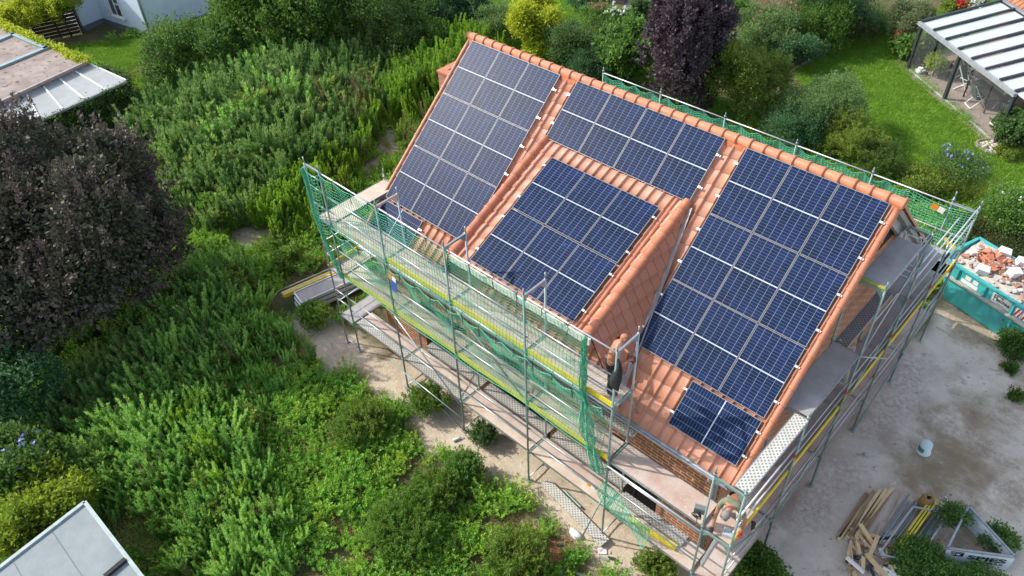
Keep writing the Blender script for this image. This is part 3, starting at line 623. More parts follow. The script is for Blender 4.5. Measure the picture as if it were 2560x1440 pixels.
# ------------------------------------------------------------------ safety nets
M, t, b, N, L = nodes('net_cord'); g = N.new('ShaderNodeNewGeometry'); L.new(mixc(t, noise(t, 2.5, 3), (.03, .36, .20), (.14, .50, .30)), b.inputs['Base Color']); b.inputs['Roughness'].default_value = .7; m_net = M
def cords(lines, r):
    V = []; F = []
    for P in lines:
        P = np.asarray(P, float)
        if len(P) < 2: continue
        d = np.gradient(P, axis=0); d /= np.linalg.norm(d, axis=1)[:, None] + 1e-9; ref = np.where(np.abs(d[:, 2:3]) < .9, np.array([[0, 0, 1.]]), np.array([[1., 0, 0]])); u = np.cross(d, ref); u /= np.linalg.norm(u, axis=1)[:, None] + 1e-9; w = np.cross(u, d); o = len(V); n = len(P)
        for k in range(3): a = 2.094 * k; V += list(P + u * math.cos(a) * r + w * math.sin(a) * r) if False else []
        ring = np.stack([P + u * math.cos(2.094 * k) * r + w * math.sin(2.094 * k) * r for k in range(3)], 1).reshape(-1, 3); V += list(ring)
        for i in range(n - 1):
            for k in range(3): k2 = (k + 1) % 3; F.append((o + i * 3 + k, o + i * 3 + k2, o + i * 3 + 3 + k2, o + i * 3 + 3 + k))
    return np.array(V), np.array(F)
def net(name, label, fn, nu, nv, r=.0062, edge=.011, base=None, group=None):
    # fn(u, v) in 0..1 -> point; u along, v down
    ls_ = []; U = np.linspace(0, 1, nu + 1); Vv = np.linspace(0, 1, nv + 1)
    G = np.array([[fn(u, v) for u in U] for v in Vv])
    for i in range(1, nu): ls_.append(G[:, i])
    for j in range(1, nv): ls_.append(G[j])
    V1, F1 = cords(ls_, r); V2, F2 = cords([G[0], G[-1], G[:, 0], G[:, -1]], edge); V = np.vstack([V1, V2]); F = np.vstack([F1, F2 + len(V1)]); b0 = V.mean(0); b0[2] = V[:, 2].min()
    o = link(name, npmesh(name, V - b0, F), m_net, None, b0); return tag(o, label, 'safety net', group)
def wav(u, v, k=1): return math.sin(u * 41 * k + v * 7) * .5 + math.sin(u * 17 * k - v * 11 + 1.3) * .5
def f1(u, v):
    x = -.03 + u * 9.35; sc = abs(math.sin(u * 13 * math.pi)) * .06 * (1 - v)
    return (x, YO - .05 + .10 * math.sin(v * 3.14) * (1 + .4 * wav(u, v)), 7.0 - sc - v * 1.80)
net('safety_net', 'green safety net stretched in front of the top scaffold deck', f1, 86, 17, group='green nets on the scaffold')
def f2(u, v):
    x = -.03 + u * 9.9; sc = abs(math.sin(u * 13 * math.pi)) * .14 * (1 - v)
    return (x, YO - .06 + (.20 + .10 * wav(u, v)) * math.sin(v * 3.14), 5.12 - sc - v * (1.78 + .08 * wav(u * .5, .3)))
net('safety_net', 'green safety net sagging in front of the middle scaffold deck', f2, 100, 24, group='green nets on the scaffold')
def f3(u, v):
    return (-.70 + u * .67, YO - .06 - .05 * math.sin(v * 3.1) + .03 * wav(u, v), 6.98 - .16 * math.sin(u * 3.14) - v * 2.0)
net('safety_net', 'short green net closing the left end of the top scaffold deck', f3, 7, 18, group='green nets on the scaffold')
def f4(u, v):                                             # gathered strip hanging down at the left corner
    w = .05 + .16 * max(0, v - .62) ** .6; x = -.70 + .04 * math.sin(v * 9) + v * v * .75
    return (x + (u - .5) * w + .02 * wav(u, v * 3), YO - .10 + .05 * math.sin(u * 9 + v * 13), 6.95 - v * 3.62)
net('safety_net', 'gathered rope of green net hanging down the left corner post', f4, 9, 44, .010, group='green nets on the scaffold')
def f5(u, v):                                             # bunched column at the right end, then draped outward
    if v < .33: w = .06 + .06 * v * 3; x = 9.33 + .02 * v; z = 7.0 - v / .33 * 1.85
    else:
        k = (v - .33) / .67; w = .10 + .42 * math.sin(min(1, k * 1.35) * math.pi * .5) * (1 - .55 * k); x = 9.4 + .55 * k * k; z = 5.15 - k * 2.35
    return (x + (u - .5) * w + .03 * wav(u, v * 4), YO - .09 + .07 * math.sin(u * 11 + v * 17), z)
net('safety_net', 'bunched green net gathered in a column at the right end of the front nets', f5, 18, 60, .009, group='green nets on the scaffold')
def f6(u, v):
    return (10.05 + u * 1.45, YO - .10 + .08 * math.sin(u * 6 + v * 4) - .1 * v, 2.62 - .55 * u ** .6 - v * (.35 + .45 * u) + .03 * wav(u, v))
net('safety_net', 'loose tail of green net draped over the low guard rail', f6, 16, 9, .009, group='green nets on the scaffold')
def f7(u, v):
    x = .15 + u * 11.4; sc = abs(math.sin(u * 16 * math.pi)) * .16 * (1 - v); return (x, YR + .04 + .10 * math.sin(v * 3.14) + .04 * wav(u, v), 5.18 - sc - v * 1.5)
net('safety_net', 'green net hanging in scallops from the rear rail above the ridge', f7, 104, 20, .017, group='green nets on the scaffold')
def f8(u, v):
    x = 11.55 + u * 1.85; sc = math.sin(u * 3.14) * .12 * (1 - v); return (x, YR + .03 + .12 * math.sin(v * 3.1) * u, 5.18 - sc - v * 1.3)
net('safety_net', 'green net with an orange and white label at the rear right corner', f8, 18, 13, .012, group='green nets on the scaffold')
m_or = mat('orange_label', (.75, .28, .03), None, .6); m_wl = mat('white_label', (.75, .75, .76), (.66, .67, .7), .6); m_bl = mat('blue_label', (.05, .12, .40), None, .6)
def netlabel(x, y, z, label, blue=False, s=1.):
    t_ = thing('net_label', label, 'label', (x, y, z))
    MB().rbox((x, y, z + .08 * s), (.15 * s, .008, .16 * s), 0, .2).build('orange_half', m_or, t_); MB().rbox((x + .16 * s, y, z + .06 * s), (.15 * s, .008, .16 * s), 0, .2).build('white_half', m_wl, t_)
    if blue: MB().rbox((x + .1, y + .01, z - .20), (.22, .012, .42), 0, .1).build('blue_half', m_bl, t_)
netlabel(2.55, YO - .05, 4.72, 'orange, white and blue label on the middle net near the left end', True)
netlabel(12.35, YR - .02, 4.86, 'orange and white label on the net at the rear right corner', False, 1.2)
netlabel(9.28, YO - .14, 4.0, 'small orange tag on the bunched net column', False, .5)
netlabel(9.75, YO - .2, 2.15, 'orange and white tag dangling below the bunched net', False, .7)
# black cable ties along the net edges
tm = mat('black_strap', (.015, .015, .017), None, .5)
for k, (z, n) in enumerate(((7.0, 12), (5.14, 15))):
    for i in range(n):
        x = .6 + i * (9.0 / n); y = YO - .03
        MB().path([(x - .03, y + .06, z + .03), (x, y - .03, z + .05), (x + .02, y - .04, z - .06), (x + .03 * math.sin(i), y - .03, z - .26 - .08 * math.sin(i * 2.3))], .010, 5).one('strap', tm, 'black strap tying the net to the %s guard rail' % ('upper', 'middle')[k], 'strap', 'net straps on the %s rail' % ('upper', 'middle')[k])
# ------------------------------------------------------------------ foliage
def unit(a): return a / (np.linalg.norm(a, axis=-1, keepdims=True) + 1e-9)
def leaf_quads(P, D, ln, wd, seed_n=None):
    # P base points, D directions, ln lengths, wd widths -> diamond leaves with a slight fold
    n = len(P); r = unit(rng.normal(size=(n, 3))); S = unit(np.cross(D, r)); ln = np.broadcast_to(ln, n)[:, None]; wd = np.broadcast_to(wd, n)[:, None]; Nn = np.cross(S, D)
    a = P; b_ = P + D * ln * .5 + S * wd * .5 + Nn * wd * .15; c = P + D * ln; d = P + D * ln * .5 - S * wd * .5 + Nn * wd * .15
    V = np.stack([a, b_, c, d], 1).reshape(-1, 3); F = np.arange(4 * n).reshape(n, 4); return V, F
def clumps_in(blobs, ncl, shell=.55):
    vol = np.array([b[3] * b[4] * b[5] for b in blobs]) ** .8; pk = rng.choice(len(blobs), ncl, p=vol / vol.sum()); B = np.array(blobs)[pk]
    d = unit(rng.normal(size=(ncl, 3))); d[:, 2] = np.where(d[:, 2] < -.55, -d[:, 2], d[:, 2]); r = shell + (1 - shell) * rng.random(ncl) ** .6
    off = d * r[:, None]; return B[:, :3] + off * B[:, 3:6], unit(d / B[:, 3:6] * B[:, 3:6].mean(1, keepdims=True)), B
def crown_leaves(blobs, ncl, per, sig, ln, asp=.55, up=.35, out=.7, rand=.8, shell=.55, shoot=0):
    C, O, B = clumps_in(blobs, ncl, shell); per_ = per; idx = np.repeat(np.arange(ncl), per_); n = len(idx)
    if shoot:                                              # leaves strung along outward shoots
        sd = unit(O * out + np.array([0, 0, up * 2]) + rng.normal(size=O.shape) * .25); t_ = rng.random(n); P = C[idx] + sd[idx] * (t_ * shoot)[:, None] + rng.normal(size=(n, 3)) * sig * (1.1 - t_)[:, None]
        D = unit(sd[idx] * .8 + rng.normal(size=(n, 3)) * rand)
    else:
        P = C[idx] + rng.normal(size=(n, 3)) * sig; D = unit(O[idx] * out + np.array([0, 0, up]) + rng.normal(size=(n, 3)) * rand)
    l = ln * (.7 + .6 * rng.random(n)); return leaf_quads(P, D, l, l * asp)
def trunk_mesh(base, blobs, r, nl=9):
    mb = MB(); base = Vector([float(c) for c in base]); cen = np.average(np.array(blobs)[:, :3], axis=0, weights=np.array(blobs)[:, 3]); top = Vector([float(c) for c in cen])
    fork = base.lerp(top, .45); mb.path([base, base.lerp(fork, .5) + Vector((r * .3, -r * .2, 0)), fork], [r, r * .8, r * .62], 8)
    for i in range(nl):
        b_ = blobs[i % len(blobs)]; d = unit(rng.normal(size=3)); d[2] = abs(d[2]) * .6; e = Vector([float(b_[k] + d[k] * b_[3 + k] * .8) for k in range(3)]); m_ = fork.lerp(e, .5) + Vector((0, 0, .15 * (e - fork).length))
        mb.path([fork, m_, e], [r * .5, r * .3, r * .08], 6)
    return mb
m_bark = mat('bark', (.10, .075, .055), (.06, .045, .035), .9, 0, 14, bmp=.4)
def plant(name, label, cat, blobs, m, ncl, per, ln, sig=.14, trunk=.06, group=None, **kw):
    bl = np.array(blobs, float); base = (float(np.average(bl[:, 0], weights=bl[:, 3])), float(np.average(bl[:, 1], weights=bl[:, 3])), 0.)
    t_ = thing(name, label, cat, base, group); ln = ln * 1.25; per = int(per * .85); sig = sig * .8; V, F = crown_leaves(blobs, ncl, per, sig, ln, **kw); rr_ = float(bl[0, 3]); k2 = dict(kw); k2.update(shoot=min(.7, .38 * rr_ + .08), shell=.88, up=.45, out=.8, rand=.6); V2, F2 = crown_leaves(blobs, int(ncl * .30), max(10, per // 3), .05, ln * .9, **k2); F = np.vstack([F, F2 + len(V)]); V = np.vstack([V, V2]); V[:, 2] = np.maximum(V[:, 2], .02)
    link('crown', npmesh('crown', V - np.array(base), F), m, t_); trunk_mesh(base, blobs, trunk).build('trunk', m_bark, t_, True); return t_
def lobes(c, r, n=6, spread=.74, size=.46, rz=None):
    n = n + 5
    # a lumpy crown: one core and several side lobes
    rz = rz or r; out = [(c[0], c[1], c[2], r * .62, r * .62, rz * .68)]
    for i in range(n):
        a = 2.4 * i + rng.random() * .9; h = rng.uniform(-.5, .75); k = math.sqrt(max(.1, 1 - h * h)) ; s = size * rng.uniform(.7, 1.15)
        out.append((c[0] + math.cos(a) * r * spread * k, c[1] + math.sin(a) * r * spread * k, max(c[2] + h * rz * spread, r * s * .4), r * s, r * s, rz * s))
    return out
def shrub(name, label, cat, px, py, h, r, m, ncl, per, ln, rz=None, n=6, **kw):
    c = at(px, py, h); return plant(name, label, cat, lobes(c, r, n, rz=rz), m, ncl, per, ln, **kw)
l_green = leafmat('leaf_dark_green', (0.05575, 0.1325, 0.02304), (0.1267, 0.2318, 0.0384), (0.0887, 0.1656, 0.04224))
l_mid = leafmat('leaf_mid_green', (0.096, 0.2208, 0.04224), (0.1824, 0.3264, 0.0672), (0.096, 0.1728, 0.0576))
l_lime = leafmat('leaf_yellow_green', (0.32, 0.4, 0.0288), (0.48, 0.528, 0.048), (0.192, 0.288, 0.032))
l_olive = leafmat('leaf_olive', (0.1632, 0.252, 0.0384), (0.2584, 0.336, 0.0576), (0.0952, 0.168, 0.032))
l_grey = leafmat('leaf_grey_green', (0.1214, 0.2125, 0.06578), (0.2105, 0.3188, 0.1076), (0.08096, 0.1546, 0.04784))
l_blue = leafmat('leaf_blue_green', (0.05702, 0.1478, 0.06048), (0.114, 0.2323, 0.09408), (0.05702, 0.1267, 0.04704))
l_plum = leafmat('leaf_plum', (0.0675, 0.0483, 0.05985), (0.1275, 0.09488, 0.1111), (0.045, 0.03105, 0.0342), .2)
l_beech = leafmat('leaf_copper', (0.1024, 0.07289, 0.06655), (0.1791, 0.1402, 0.128), (0.07166, 0.07849, 0.04606), .15)
l_brown = leafmat('leaf_brown_green', (0.128, 0.12, 0.048), (0.208, 0.16, 0.072), (0.08, 0.112, 0.032))
l_fern = leafmat('leaf_fern_green', (0.102, 0.22, 0.034), (0.18, 0.297, 0.05), (0.204, 0.286, 0.05), .4)
l_red = leafmat('petal_red', (0.45, 0.02, 0.03), (0.6, 0.05, 0.05), None, .2); l_white = leafmat('petal_white', (0.72, 0.72, 0.66), (0.8, 0.8, 0.76), None, .2); l_lav = leafmat('petal_lavender', (0.3, 0.33, 0.75), (0.45, 0.48, 0.8), None, .2); l_pink = leafmat('petal_pink', (0.35, 0.16, 0.14), (0.45, 0.24, 0.2), None, .2)
def flowers(parent, blobs, m, n, size, name='flower', top=.3):
    C, O, B = clumps_in(blobs, n * 2, .96); k = np.argsort(-O[:, 2])[:n] if top else np.arange(n); C = C[k]; O = O[k]; P = np.repeat(C, 6, 0); D = unit(np.repeat(O, 6, 0) * .5 + rng.normal(size=P.shape) * .7)
    V, F = leaf_quads(P, D, size, size * .8); link(name, npmesh(name, V - np.array(wloc(parent)), F), m, parent)
def stems(parent, blobs, m, n, length, lean=.5, r=.008):    # arching bare shoots
    mb = MB()
    for i in range(n):
        b_ = blobs[i % len(blobs)]; a = rng.random() * 6.28; p = np.array([b_[0] + math.cos(a) * b_[3] * .5, b_[1] + math.sin(a) * b_[3] * .5, b_[2] + b_[5] * .4]); q = p + np.array([math.cos(a) * lean, math.sin(a) * lean, 1]) * length * rng.uniform(.6, 1); mb.path([p, (p + q) / 2 + np.array([0, 0, .1]), q], [r, r * .8, r * .4], 3)
    mb.build('shoot', m, parent)
# left foreground copper beech
cb = at(118, 590, 3.6); bl = lobes(cb, 3.5, 26, .84, .34, 3.2)
t1 = plant('copper_beech', 'huge dark copper-leaved tree standing at the left edge of the meadow', 'tree', bl, l_beech, 1900, 62, .125, sig=.20, trunk=.28, asp=.6, up=.15, shell=.6)
V, F = crown_leaves(bl, 420, 60, .10, .10, .55, .3, .9, .5, .92, .85); link('crown_shoots', npmesh('crown_shoots', V - np.array(wloc(t1)), F), l_beech, t1)
ct = at(1712, 120, 3.0); bl = lobes(ct, 1.75, 12, .66, .5, 3.1) + [(ct[0] + dx, ct[1] + dy, .9, .9, .9, .9) for dx, dy in ((.6, 0), (-.6, .2), (.1, -.7), (0, .6))]
t2 = plant('purple_plum', 'upright purple-leaved plum tree behind the roof ridge', 'tree', bl, l_plum, 900, 46, .115, sig=.12, trunk=.12, asp=.62, up=.6, shoot=.7)
# thicket trees, upper left
shrub('round_tree', 'dense round dark green shrub beside the white house lawn', 'shrub', 500, 160, 1.6, 2.35, l_green, 900, 48, .11, rz=2.0, n=9, sig=.17)
shrub('hazel_tree', 'dark green broadleaf tree at the top edge behind the weeds', 'tree', 690, 40, 2.6, 3.0, l_green, 800, 44, .14, rz=2.6, n=8, sig=.2)
shrub('hazel_tree', 'dark olive broadleaf tree between the hazel and the white house', 'tree', 655, 10, 2.6, 2.0, l_olive, 420, 40, .12, rz=2.2, n=6, sig=.2)
shrub('maple_sapling', 'yellowish hanging branches of a maple in front of the dark thicket', 'sapling', 820, 95, 1.6, 1.0, l_mid, 130, 40, .15, rz=1.6, n=4, sig=.14)
shrub('thicket_tree', 'very dark thicket tree at the top middle left of the laurel', 'tree', 930, 20, 2.2, 2.9, l_green, 800, 42, .11, rz=2.1, n=8, sig=.2)
shrub('thicket_shrub', 'dark blue-green shrub below the thicket trees', 'shrub', 1020, 90, 1.3, 1.9, l_green, 420, 40, .09, rz=1.3, n=6, sig=.16)
shrub('laurel', 'grey-green willow-leaved shrub at the far end of the weed strip', 'shrub', 1150, 30, 1.3, 1.6, l_blue, 420, 44, .15, rz=1.4, n=6, sig=.12, asp=.25)
# garden shrubs beyond the ridge, left to right
k = shrub('silver_shrub', 'loose silver-leaved shrub with white dots left of the golden shrub', 'shrub', 1245, 65, 1.1, 1.1, l_grey, 300, 40, .10, rz=1.2, n=5, sig=.14, asp=.3)
shrub('golden_shrub', 'bright yellow-green golden shrub behind the ridge', 'shrub', 1342, 78, 1.5, 1.35, l_lime, 520, 44, .13, rz=1.7, n=7, sig=.15)
shrub('cotoneaster', 'grey-green fine-leaved shrub right of the golden shrub', 'shrub', 1415, 118, 1.2, 1.15, l_grey, 460, 44, .075, rz=1.4, n=6, sig=.15)
shrub('cotoneaster', 'low dark grey-green shrub hugging the ridge before the elder', 'shrub', 1475, 175, .9, 1.0, l_blue, 330, 42, .075, rz=.9, n=5, sig=.14)
k = shrub('spiraea', 'twiggy brown and green shrub between the lawn and the elder', 'shrub', 1495, 105, .9, 1.15, l_olive, 260, 40, .08, rz=.9, n=5, sig=.17); stems(k, lobes(at(1485, 100, .9), 1.0, 4), m_bark, 40, .8)
shrub('elder', 'light green broad-leaved shrub at the foot of the purple plum', 'shrub', 1562, 140, 1.4, 1.15, l_mid, 380, 40, .16, rz=1.7, n=6, sig=.16)
shrub('elder', 'light green shoots squeezed between the elder and the plum top', 'shrub', 1610, 55, 1.4, .7, l_mid, 150, 38, .15, rz=1.4, n=4, sig=.14)
shrub('viburnum', 'olive-yellow rounded shrub right of the purple plum', 'shrub', 1862, 205, 1.8, 1.65, l_olive, 780, 48, .085, rz=1.75, n=8, sig=.15)
k = shrub('buddleia', 'grey-leaved butterfly bush with pale spikes above the olive shrub', 'shrub', 1910, 85, 1.2, 1.6, l_grey, 420, 42, .12, rz=1.3, n=6, sig=.16, asp=.3); stems(k, lobes(at(1960, 60, 1.2), 1.2, 5), mat('dry_stem', (.2, .15, .08), None, .9), 60, 1.3, .7); flowers(k, lobes(at(1910, 75, 1.3), 1.5, 5), l_pink, 26, .09)
shrub('dark_shrub', 'dark bottle-green shrub behind the border kerb', 'shrub', 2040, 60, 1.2, 1.7, l_green, 420, 42, .10, rz=1.4, n=6, sig=.18)
shrub('dark_shrub', 'blackish green conifer-like shrub at the top behind the border', 'shrub', 2090, 5, 1.8, 2.0, l_blue, 500, 40, .09, rz=1.9, n=6, sig=.2)
shrub('dark_shrub', 'bluish dark shrub left of the brown barberry at the lawn edge', 'shrub', 1990, 130, .8, 1.1, l_blue, 250, 40, .09, rz=.9, n=5, sig=.16)
shrub('barberry', 'reddish brown and green shrub next to the tall grass tuft', 'shrub', 2120, 65, 1.0, 1.1, l_brown, 300, 42, .07, rz=1.0, n=5, sig=.15)
shrub('dark_shrub', 'small dark clipped shrub beside the paved spot by the plum', 'shrub', 1845, 22, .7, .8, l_mid, 150, 40, .09, rz=.7, n=3, sig=.12)
shrub('dogwood', 'fine-leaved grey-green rounded shrub at the lawn side of the ridge', 'shrub', 2045, 270, 1.3, 1.65, l_grey, 820, 48, .06, rz=1.35, n=8, sig=.17)
shrub('dogwood', 'darker low half of the grey-green shrub near the rear rail', 'shrub', 1985, 330, .9, 1.2, l_blue, 420, 44, .06, rz=.9, n=5, sig=.16)
shrub('yew', 'spiky olive-brown evergreen between the grey shrub and the lawn', 'shrub', 2130, 350, .9, 1.15, l_olive, 420, 44, .08, rz=1.0, n=6, sig=.10, asp=.28, shoot=.35)
shrub('yew', 'small spiky dark olive evergreen just above the rear rail', 'shrub', 2195, 405, .7, .85, l_olive, 300, 44, .07, rz=.8, n=5, sig=.09, asp=.28, shoot=.3)
k = shrub('hibiscus', 'light green hibiscus bush with small blue flowers at the lawn corner', 'shrub', 2400, 425, .7, 1.0, l_mid, 130, 34, .08, rz=.7, n=6, sig=.18); flowers(k, lobes(at(2400, 418, .8), 1.0, 6), l_lav, 24, .085)
shrub('low_border_shrub', 'dark low border shrub under the blue hibiscus', 'shrub', 2320, 455, .4, 1.1, l_olive, 300, 40, .07, rz=.5, n=5, sig=.16)
k = shrub('white_rose', 'green rose bush covered in white flowers at the right edge', 'shrub', 2532, 540, .8, 1.1, l_mid, 320, 40, .09, rz=.9, n=5, sig=.16); flowers(k, lobes(at(2530, 530, .9), 1.05, 5), l_white, 40, .09)
shrub('low_hedge', 'dark brown-green low hedge behind the rubble skip', 'hedge', 2480, 600, .5, 1.4, l_brown, 420, 42, .06, rz=.6, n=7, sig=.16)
shrub('cherry_laurel', 'glossy bright green clipped hedge by the patio corner post', 'hedge', 2550, 325, .9, .85, l_mid, 330, 44, .12, rz=1.1, n=4, sig=.10)
shrub('box_ball', 'small olive cushion plant beside the pebble circle', 'plant', 2520, 382, .2, .45, l_olive, 120, 36, .06, rz=.25, n=3, sig=.08)
# patio planting
shrub('olive_tree', 'pale grey-green olive tree at the corner of the patio roof', 'tree', 2275, 60, 1.4, .85, leafmat('leaf_olive_tree', (.20, .25, .11), (.28, .33, .16), (.14, .19, .08)), 420, 40, .10, rz=1.15, n=6, sig=.12, asp=.32)
k = shrub('canna', 'potted red-flowering plant left of the patio post', 'potted plant', 2255, 100, .7, .45, l_mid, 70, 30, .16, rz=.5, n=3, sig=.12); flowers(k, lobes(at(2252, 98, .9), .4, 3), l_red, 18, .12)
k = shrub('canna', 'large leafy potted plant with yellow leaf at the patio edge', 'potted plant', 2275, 118, .8, .5, l_mid, 80, 30, .18, rz=.5, n=3, sig=.13)
shrub('lavender_bush', 'grey-blue bushy plant inside the glass patio', 'potted plant', 2318, 125, .6, .8, l_blue, 240, 40, .09, rz=.7, n=4, sig=.14, asp=.3)
shrub('trailing_plant', 'pale yellow-green trailing plant in the round pot on the patio', 'potted plant', 2342, 160, .6, .42, l_lime, 90, 34, .11, rz=.4, n=3, sig=.1, asp=.4)
# beds at the top
k = shrub('hydrangea', 'rose bush with big white blooms in the bed before the wicker chairs', 'shrub', 1545, 45, .5, .75, l_mid, 170, 36, .09, rz=.5, n=4, sig=.12); flowers(k, lobes(at(1545, 40, .6), .7, 4), l_white, 26, .14)
k = shrub('hydrangea', 'pinkish brown hydrangea left of the white blooms', 'shrub', 1490, 35, .5, .8, l_mid, 180, 36, .08, rz=.5, n=4, sig=.12); flowers(k, lobes(at(1490, 30, .6), .75, 4), l_pink, 24, .12)
k = shrub('hydrangea', 'white-dotted shrub at the left end of the flower bed', 'shrub', 1450, 8, .5, .6, l_blue, 140, 36, .08, rz=.5, n=3, sig=.12); flowers(k, lobes(at(1448, 5, .6), .55, 3), l_white, 12, .11)
shrub('box_ball', 'bright green clipped ball in front of the wicker chairs', 'shrub', 1580, 42, .35, .42, l_lime, 140, 40, .06, rz=.4, n=4, sig=.07)
shrub('box_ball', 'larger bright green ball touching the top edge', 'shrub', 1500, 5, .6, .55, l_mid, 170, 40, .07, rz=.6, n=4, sig=.08)
k = shrub('flower_border', 'rockery plants with red flowers near the neighbour roof', 'plant', 2390, 22, .5, .7, l_olive, 150, 36, .1, rz=.5, n=4, sig=.14); flowers(k, lobes(at(2405, 18, .8), .45, 3), l_red, 20, .13)
k = shrub('flower_border', 'white hydrangea heads by the patio roof corner', 'plant', 2440, 28, .5, .6, l_mid, 120, 36, .1, rz=.5, n=3, sig=.12); flowers(k, lobes(at(2440, 26, .7), .5, 3), l_white, 14, .16)
# left side
k = shrub('hibiscus', 'blue-flowered hibiscus half hidden in dark leaves at the left edge', 'shrub', 60, 1185, 1.3, 1.0, l_green, 280, 42, .10, rz=1.2, n=5, sig=.16); flowers(k, lobes(at(65, 1165, 1.6), .85, 5), l_lav, 32, .085)
shrub('golden_hedge', 'yellow-green bush behind the grey flat roof corner', 'shrub', 110, 1285, 1.3, 1.05, l_lime, 460, 44, .10, rz=1.2, n=7, sig=.14)
shrub('dark_bush', 'dark grey-green bush below the copper tree at the left edge', 'shrub', 30, 980, 1.4, 1.3, l_blue, 380, 42, .10, rz=1.4, n=6, sig=.18)
shrub('thuja', 'bright green conifer bush above the dark wooden fence, left one', 'shrub', 50, 40, 1.6, 1.15, l_lime, 400, 42, .09, rz=1.1, n=5, sig=.12)
shrub('thuja', 'bright green conifer bush above the dark wooden fence, right one', 'shrub', 145, 15, 1.8, 1.0, l_lime, 360, 42, .09, rz=1.0, n=5, sig=.12)
shrub('fig_shrub', 'pale big-leaved sapling beside the ivy-covered wall', 'sapling', 308, 300, .9, .7, l_mid, 70, 30, .16, rz=.9, n=4, sig=.12)
# yard bushes
shrub('yard_bush', 'dark green weedy bush on the ground at the end of the skip', 'bush', 2545, 862, .25, .5, l_green, 200, 40, .06, rz=.35, n=5, sig=.13)
shrub('yard_bush', 'dark bush at the foot of the right scaffold corner', 'bush', 1890, 1425, .3, .6, l_green, 240, 40, .08, rz=.5, n=5, sig=.13)
shrub('sign_bush', 'leafy bush growing in front of the white triangular sign', 'bush', 2300, 1408, .2, .55, l_mid, 300, 42, .06, rz=.28, n=7, sig=.13)
shrub('sign_bush', 'leafy bush below the white triangular sign at the bottom edge', 'bush', 2450, 1496, .15, .75, l_mid, 340, 42, .06, rz=.25, n=6, sig=.13)
shrub('sign_bush', 'leafy shoots growing inside the white triangular sign', 'bush', 2500, 1352, .3, .34, l_mid, 120, 40, .06, rz=.35, n=4, sig=.10)
shrub('sign_bush', 'leafy twigs over the scaffold tubes left of the sign apex', 'bush', 2385, 1290, .4, .30, l_mid, 60, 38, .06, rz=.25, n=4, sig=.11)
for i, (px, py, s_, d_) in enumerate(((2525, 920, .18, 'beside the red stain'), (2540, 990, .2, 'in the middle of the bare yard'))): shrub('yard_weed', 'small dark weed tuft on the pale yard %s' % d_, 'weed', px, py, .08, s_, l_green, 30, 26, .07, rz=.15, n=3, sig=.05)
# bushes that stand out of the meadow cover, with shadows on the bare soil
for px, py, r, h, m_, d_ in ((905, 1065, .75, .55, l_mid, 'dense green bush at the meadow edge by the sand path'), (1160, 1178, .42, .45, l_green, 'single bush at the path edge left of the lying perforated plank'), (1085, 1230, .6, .5, l_mid, 'feathery green bush low in the meadow near the path'), (1010, 1330, .9, .55, l_mid, 'wide green bush in the meadow at the bottom middle'), (1210, 1095, .3, .25, l_green, 'round weed bush under the low deck edge'), (1065, 1010, .55, .35, l_mid, 'green weed bush with yellow flowers under the low deck'), (1290, 1400, .7, .5, l_mid, 'green bush at the bottom beside the red soil'), (790, 800, .5, .35, l_mid, 'green bush in front of the stacked scaffold boards'), (1640, 1425, .4, .25, l_mid, 'low weed bush at the bottom edge by the scaffold'), (1420, 1165, .25, .2, l_mid, 'weed tuft behind the lying perforated plank')):
    k = shrub('meadow_bush', d_, 'bush', px, py, h * .6, r, (l_mid, l_fern)[m_ is l_mid], int(300 * r / .6) + 30, 36, .06, rz=h, n=9, sig=.045, asp=.36, shoot=.34, up=.7, rand=.5, shell=.35)
    if 'yellow' in d_: flowers(k, lobes(at(px - 5, py - 10, .45), .3, 3), leafmat('petal_yellow', (0.7, 0.5, 0.02), (0.75, 0.6, 0.05)), 8, .06)
# ------------------------------------------------------------------ uncountable cover
def gn_scatter(name, protos, P, rz, tilt, sc, idx, kind='stuff'):
    me = bpy.data.meshes.new(name); n = len(P); me.vertices.add(n); me.vertices.foreach_set('co', np.asarray(P, np.float32).ravel())
    a = me.attributes.new('rot', 'FLOAT_VECTOR', 'POINT'); a.data.foreach_set('vector', np.stack([tilt[:, 0], tilt[:, 1], rz], 1).astype(np.float32).ravel())
    a = me.attributes.new('scl', 'FLOAT', 'POINT'); a.data.foreach_set('value', np.asarray(sc, np.float32)); a = me.attributes.new('pick', 'INT', 'POINT'); a.data.foreach_set('value', np.asarray(idx, np.int32)); me.update()
    o = link(name, me, None); o['kind'] = kind; ng = bpy.data.node_groups.new(name + '_nodes', 'GeometryNodeTree'); ng.interface.new_socket('Geometry', in_out='INPUT', socket_type='NodeSocketGeometry'); ng.interface.new_socket('Geometry', in_out='OUTPUT', socket_type='NodeSocketGeometry')
    nd, lk = ng.nodes, ng.links; gi = nd.new('NodeGroupInput'); go = nd.new('NodeGroupOutput'); ip = nd.new('GeometryNodeInstanceOnPoints'); j = nd.new('GeometryNodeJoinGeometry')
    for pm in protos:
        oi = nd.new('GeometryNodeObjectInfo'); oi.inputs['Object'].default_value = pm; oi.inputs['As Instance'].default_value = True; lk.new(oi.outputs['Geometry'], j.inputs[0])
    def att(nm, ty): q = nd.new('GeometryNodeInputNamedAttribute'); q.data_type = ty; q.inputs['Name'].default_value = nm; return [s for s in q.outputs if s.enabled][0]
    ip.inputs['Pick Instance'].default_value = True; lk.new(j.outputs[0], ip.inputs['Instance']); lk.new(gi.outputs[0], ip.inputs['Points']); lk.new(att('pick', 'INT'), ip.inputs['Instance Index'])
    lk.new(att('rot', 'FLOAT_VECTOR'), ip.inputs['Rotation']); lk.new(att('scl', 'FLOAT'), ip.inputs['Scale']); lk.new(ip.outputs[0], go.inputs[0]); md = o.modifiers.new('scatter', 'NODES'); md.node_group = ng; return o
